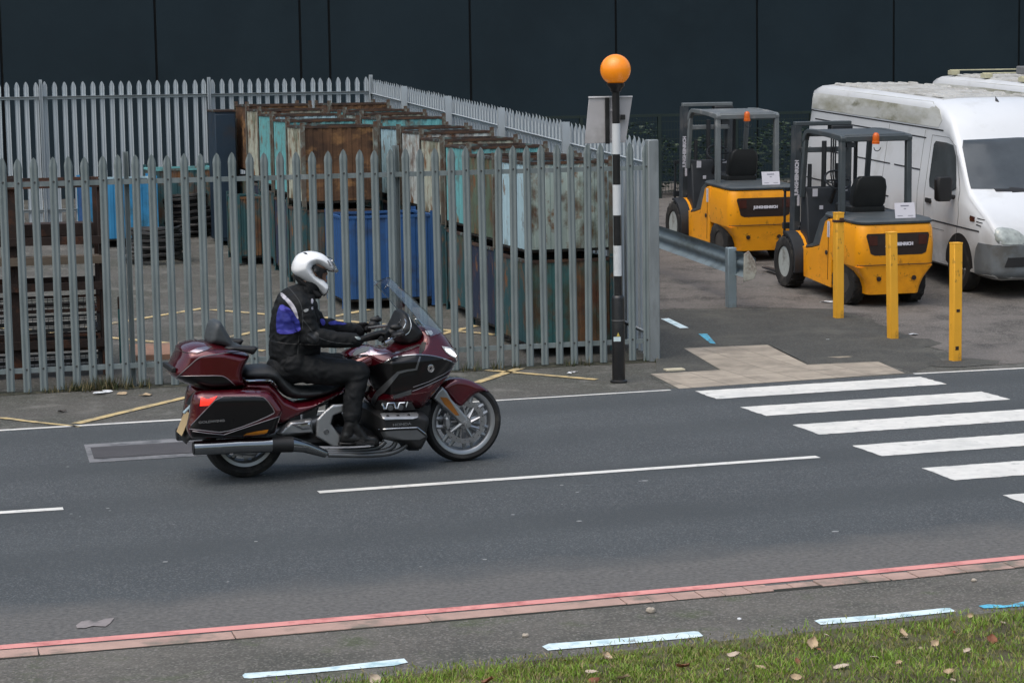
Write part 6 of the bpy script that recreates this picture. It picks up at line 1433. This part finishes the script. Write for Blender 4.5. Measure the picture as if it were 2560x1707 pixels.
for (px, py, a) in ((2110, 802, .42), (2262, 858, .45), (2410, 908, .45)):
    P = G(px, py); q = [P + RD * (a * math.cos(t) * random.uniform(.8, 1.1)) + RN * (.32 * math.sin(t) * random.uniform(.8, 1.1)) for t in [2 * math.pi * i / 12 for i in range(12)]]; sheet("pavement_patch", q, .0052, mat("dark_tarmac_patch", ()))
# unseen slope added behind the camera to darken reflections and cut front light
bk = MB(); rows = []
for j, (d, z) in enumerate(((8.5, .1), (5, .9), (2, 1.25), (-3, 1.4), (-12, 3.2), (-22, 5), (-40, 7), (-60, 7))):
    rows.append([tuple((RD * u + RN * d)[:2]) + (z + (random.uniform(-1.2, 1.2) if j > 3 else 0),) for u in range(-70, 75, 7)])
n = len(rows[0]); bk.add([p for r in rows for p in r], [(j * n + i + 1, j * n + i, (j + 1) * n + i, (j + 1) * n + i + 1) for j in range(len(rows) - 1) for i in range(n - 1)])
tag(bk.build("added_bank", mat("added_bank_dark", (.03, .035, .02), .95, var=.4, vs=.6), smooth=60), kind="structure")

# weeds and grit along the foot of the fence
wv_ = MB(); wmi = []
for i in range(420):
    u = -7.6 + 7.6 * rs.rand() if i % 3 else -5.9 + .25 * rs.randn(); d = -.04 + .05 * rs.randn(); P = FP(u, d); k = mno.noise(Vector((u * 1.3, 0, 4)))
    if i % 3 and k < -.05: continue
    for b in range(4):
        h = (.03 + .09 * rs.rand()) * (1 + k); a = rs.rand() * 6.28; q = .006; lx, ly = math.cos(a) * h * .7 * rs.rand(), math.sin(a) * h * .7 * rs.rand()
        wv_.add([(P.x - q * math.sin(a), P.y + q * math.cos(a), P.z), (P.x + q * math.sin(a), P.y - q * math.cos(a), P.z), (P.x + lx, P.y + ly, P.z + h)], [(0, 1, 2)], None, 0 if rs.rand() < .5 else 1)
tag(wv_.build("weeds", [mat("weed_green", (.045, .06, .02), .8, var=.4, vs=5), mat("weed_straw", (.17, .14, .07), .8, var=.3, vs=5)], smooth=0), kind="stuff")
dirt = mat("moss_and_grit", (.035, .036, .022), .95, var=.4, vs=6, bump=.6, bs=60, dirt=[((.09, .085, .06), .35, 9)])
vs = []; 
for i in range(70):
    u = -8.2 + i * .12; w0 = .10 + .10 * mno.noise(Vector((u * 1.7, 1, 0))); w1 = .16 + .16 * mno.noise(Vector((u * 1.3, 5, 0)))
    for d in (-max(.02, w0), max(.03, w1)): p = FP(u, d); vs.append((p.x, p.y, zg(p) + .0045))
tag(MB().add(vs, [(2 * i, 2 * i + 2, 2 * i + 3, 2 * i + 1) for i in range(69)]).build("fence_dirt", dirt, smooth=0), kind="stuff")
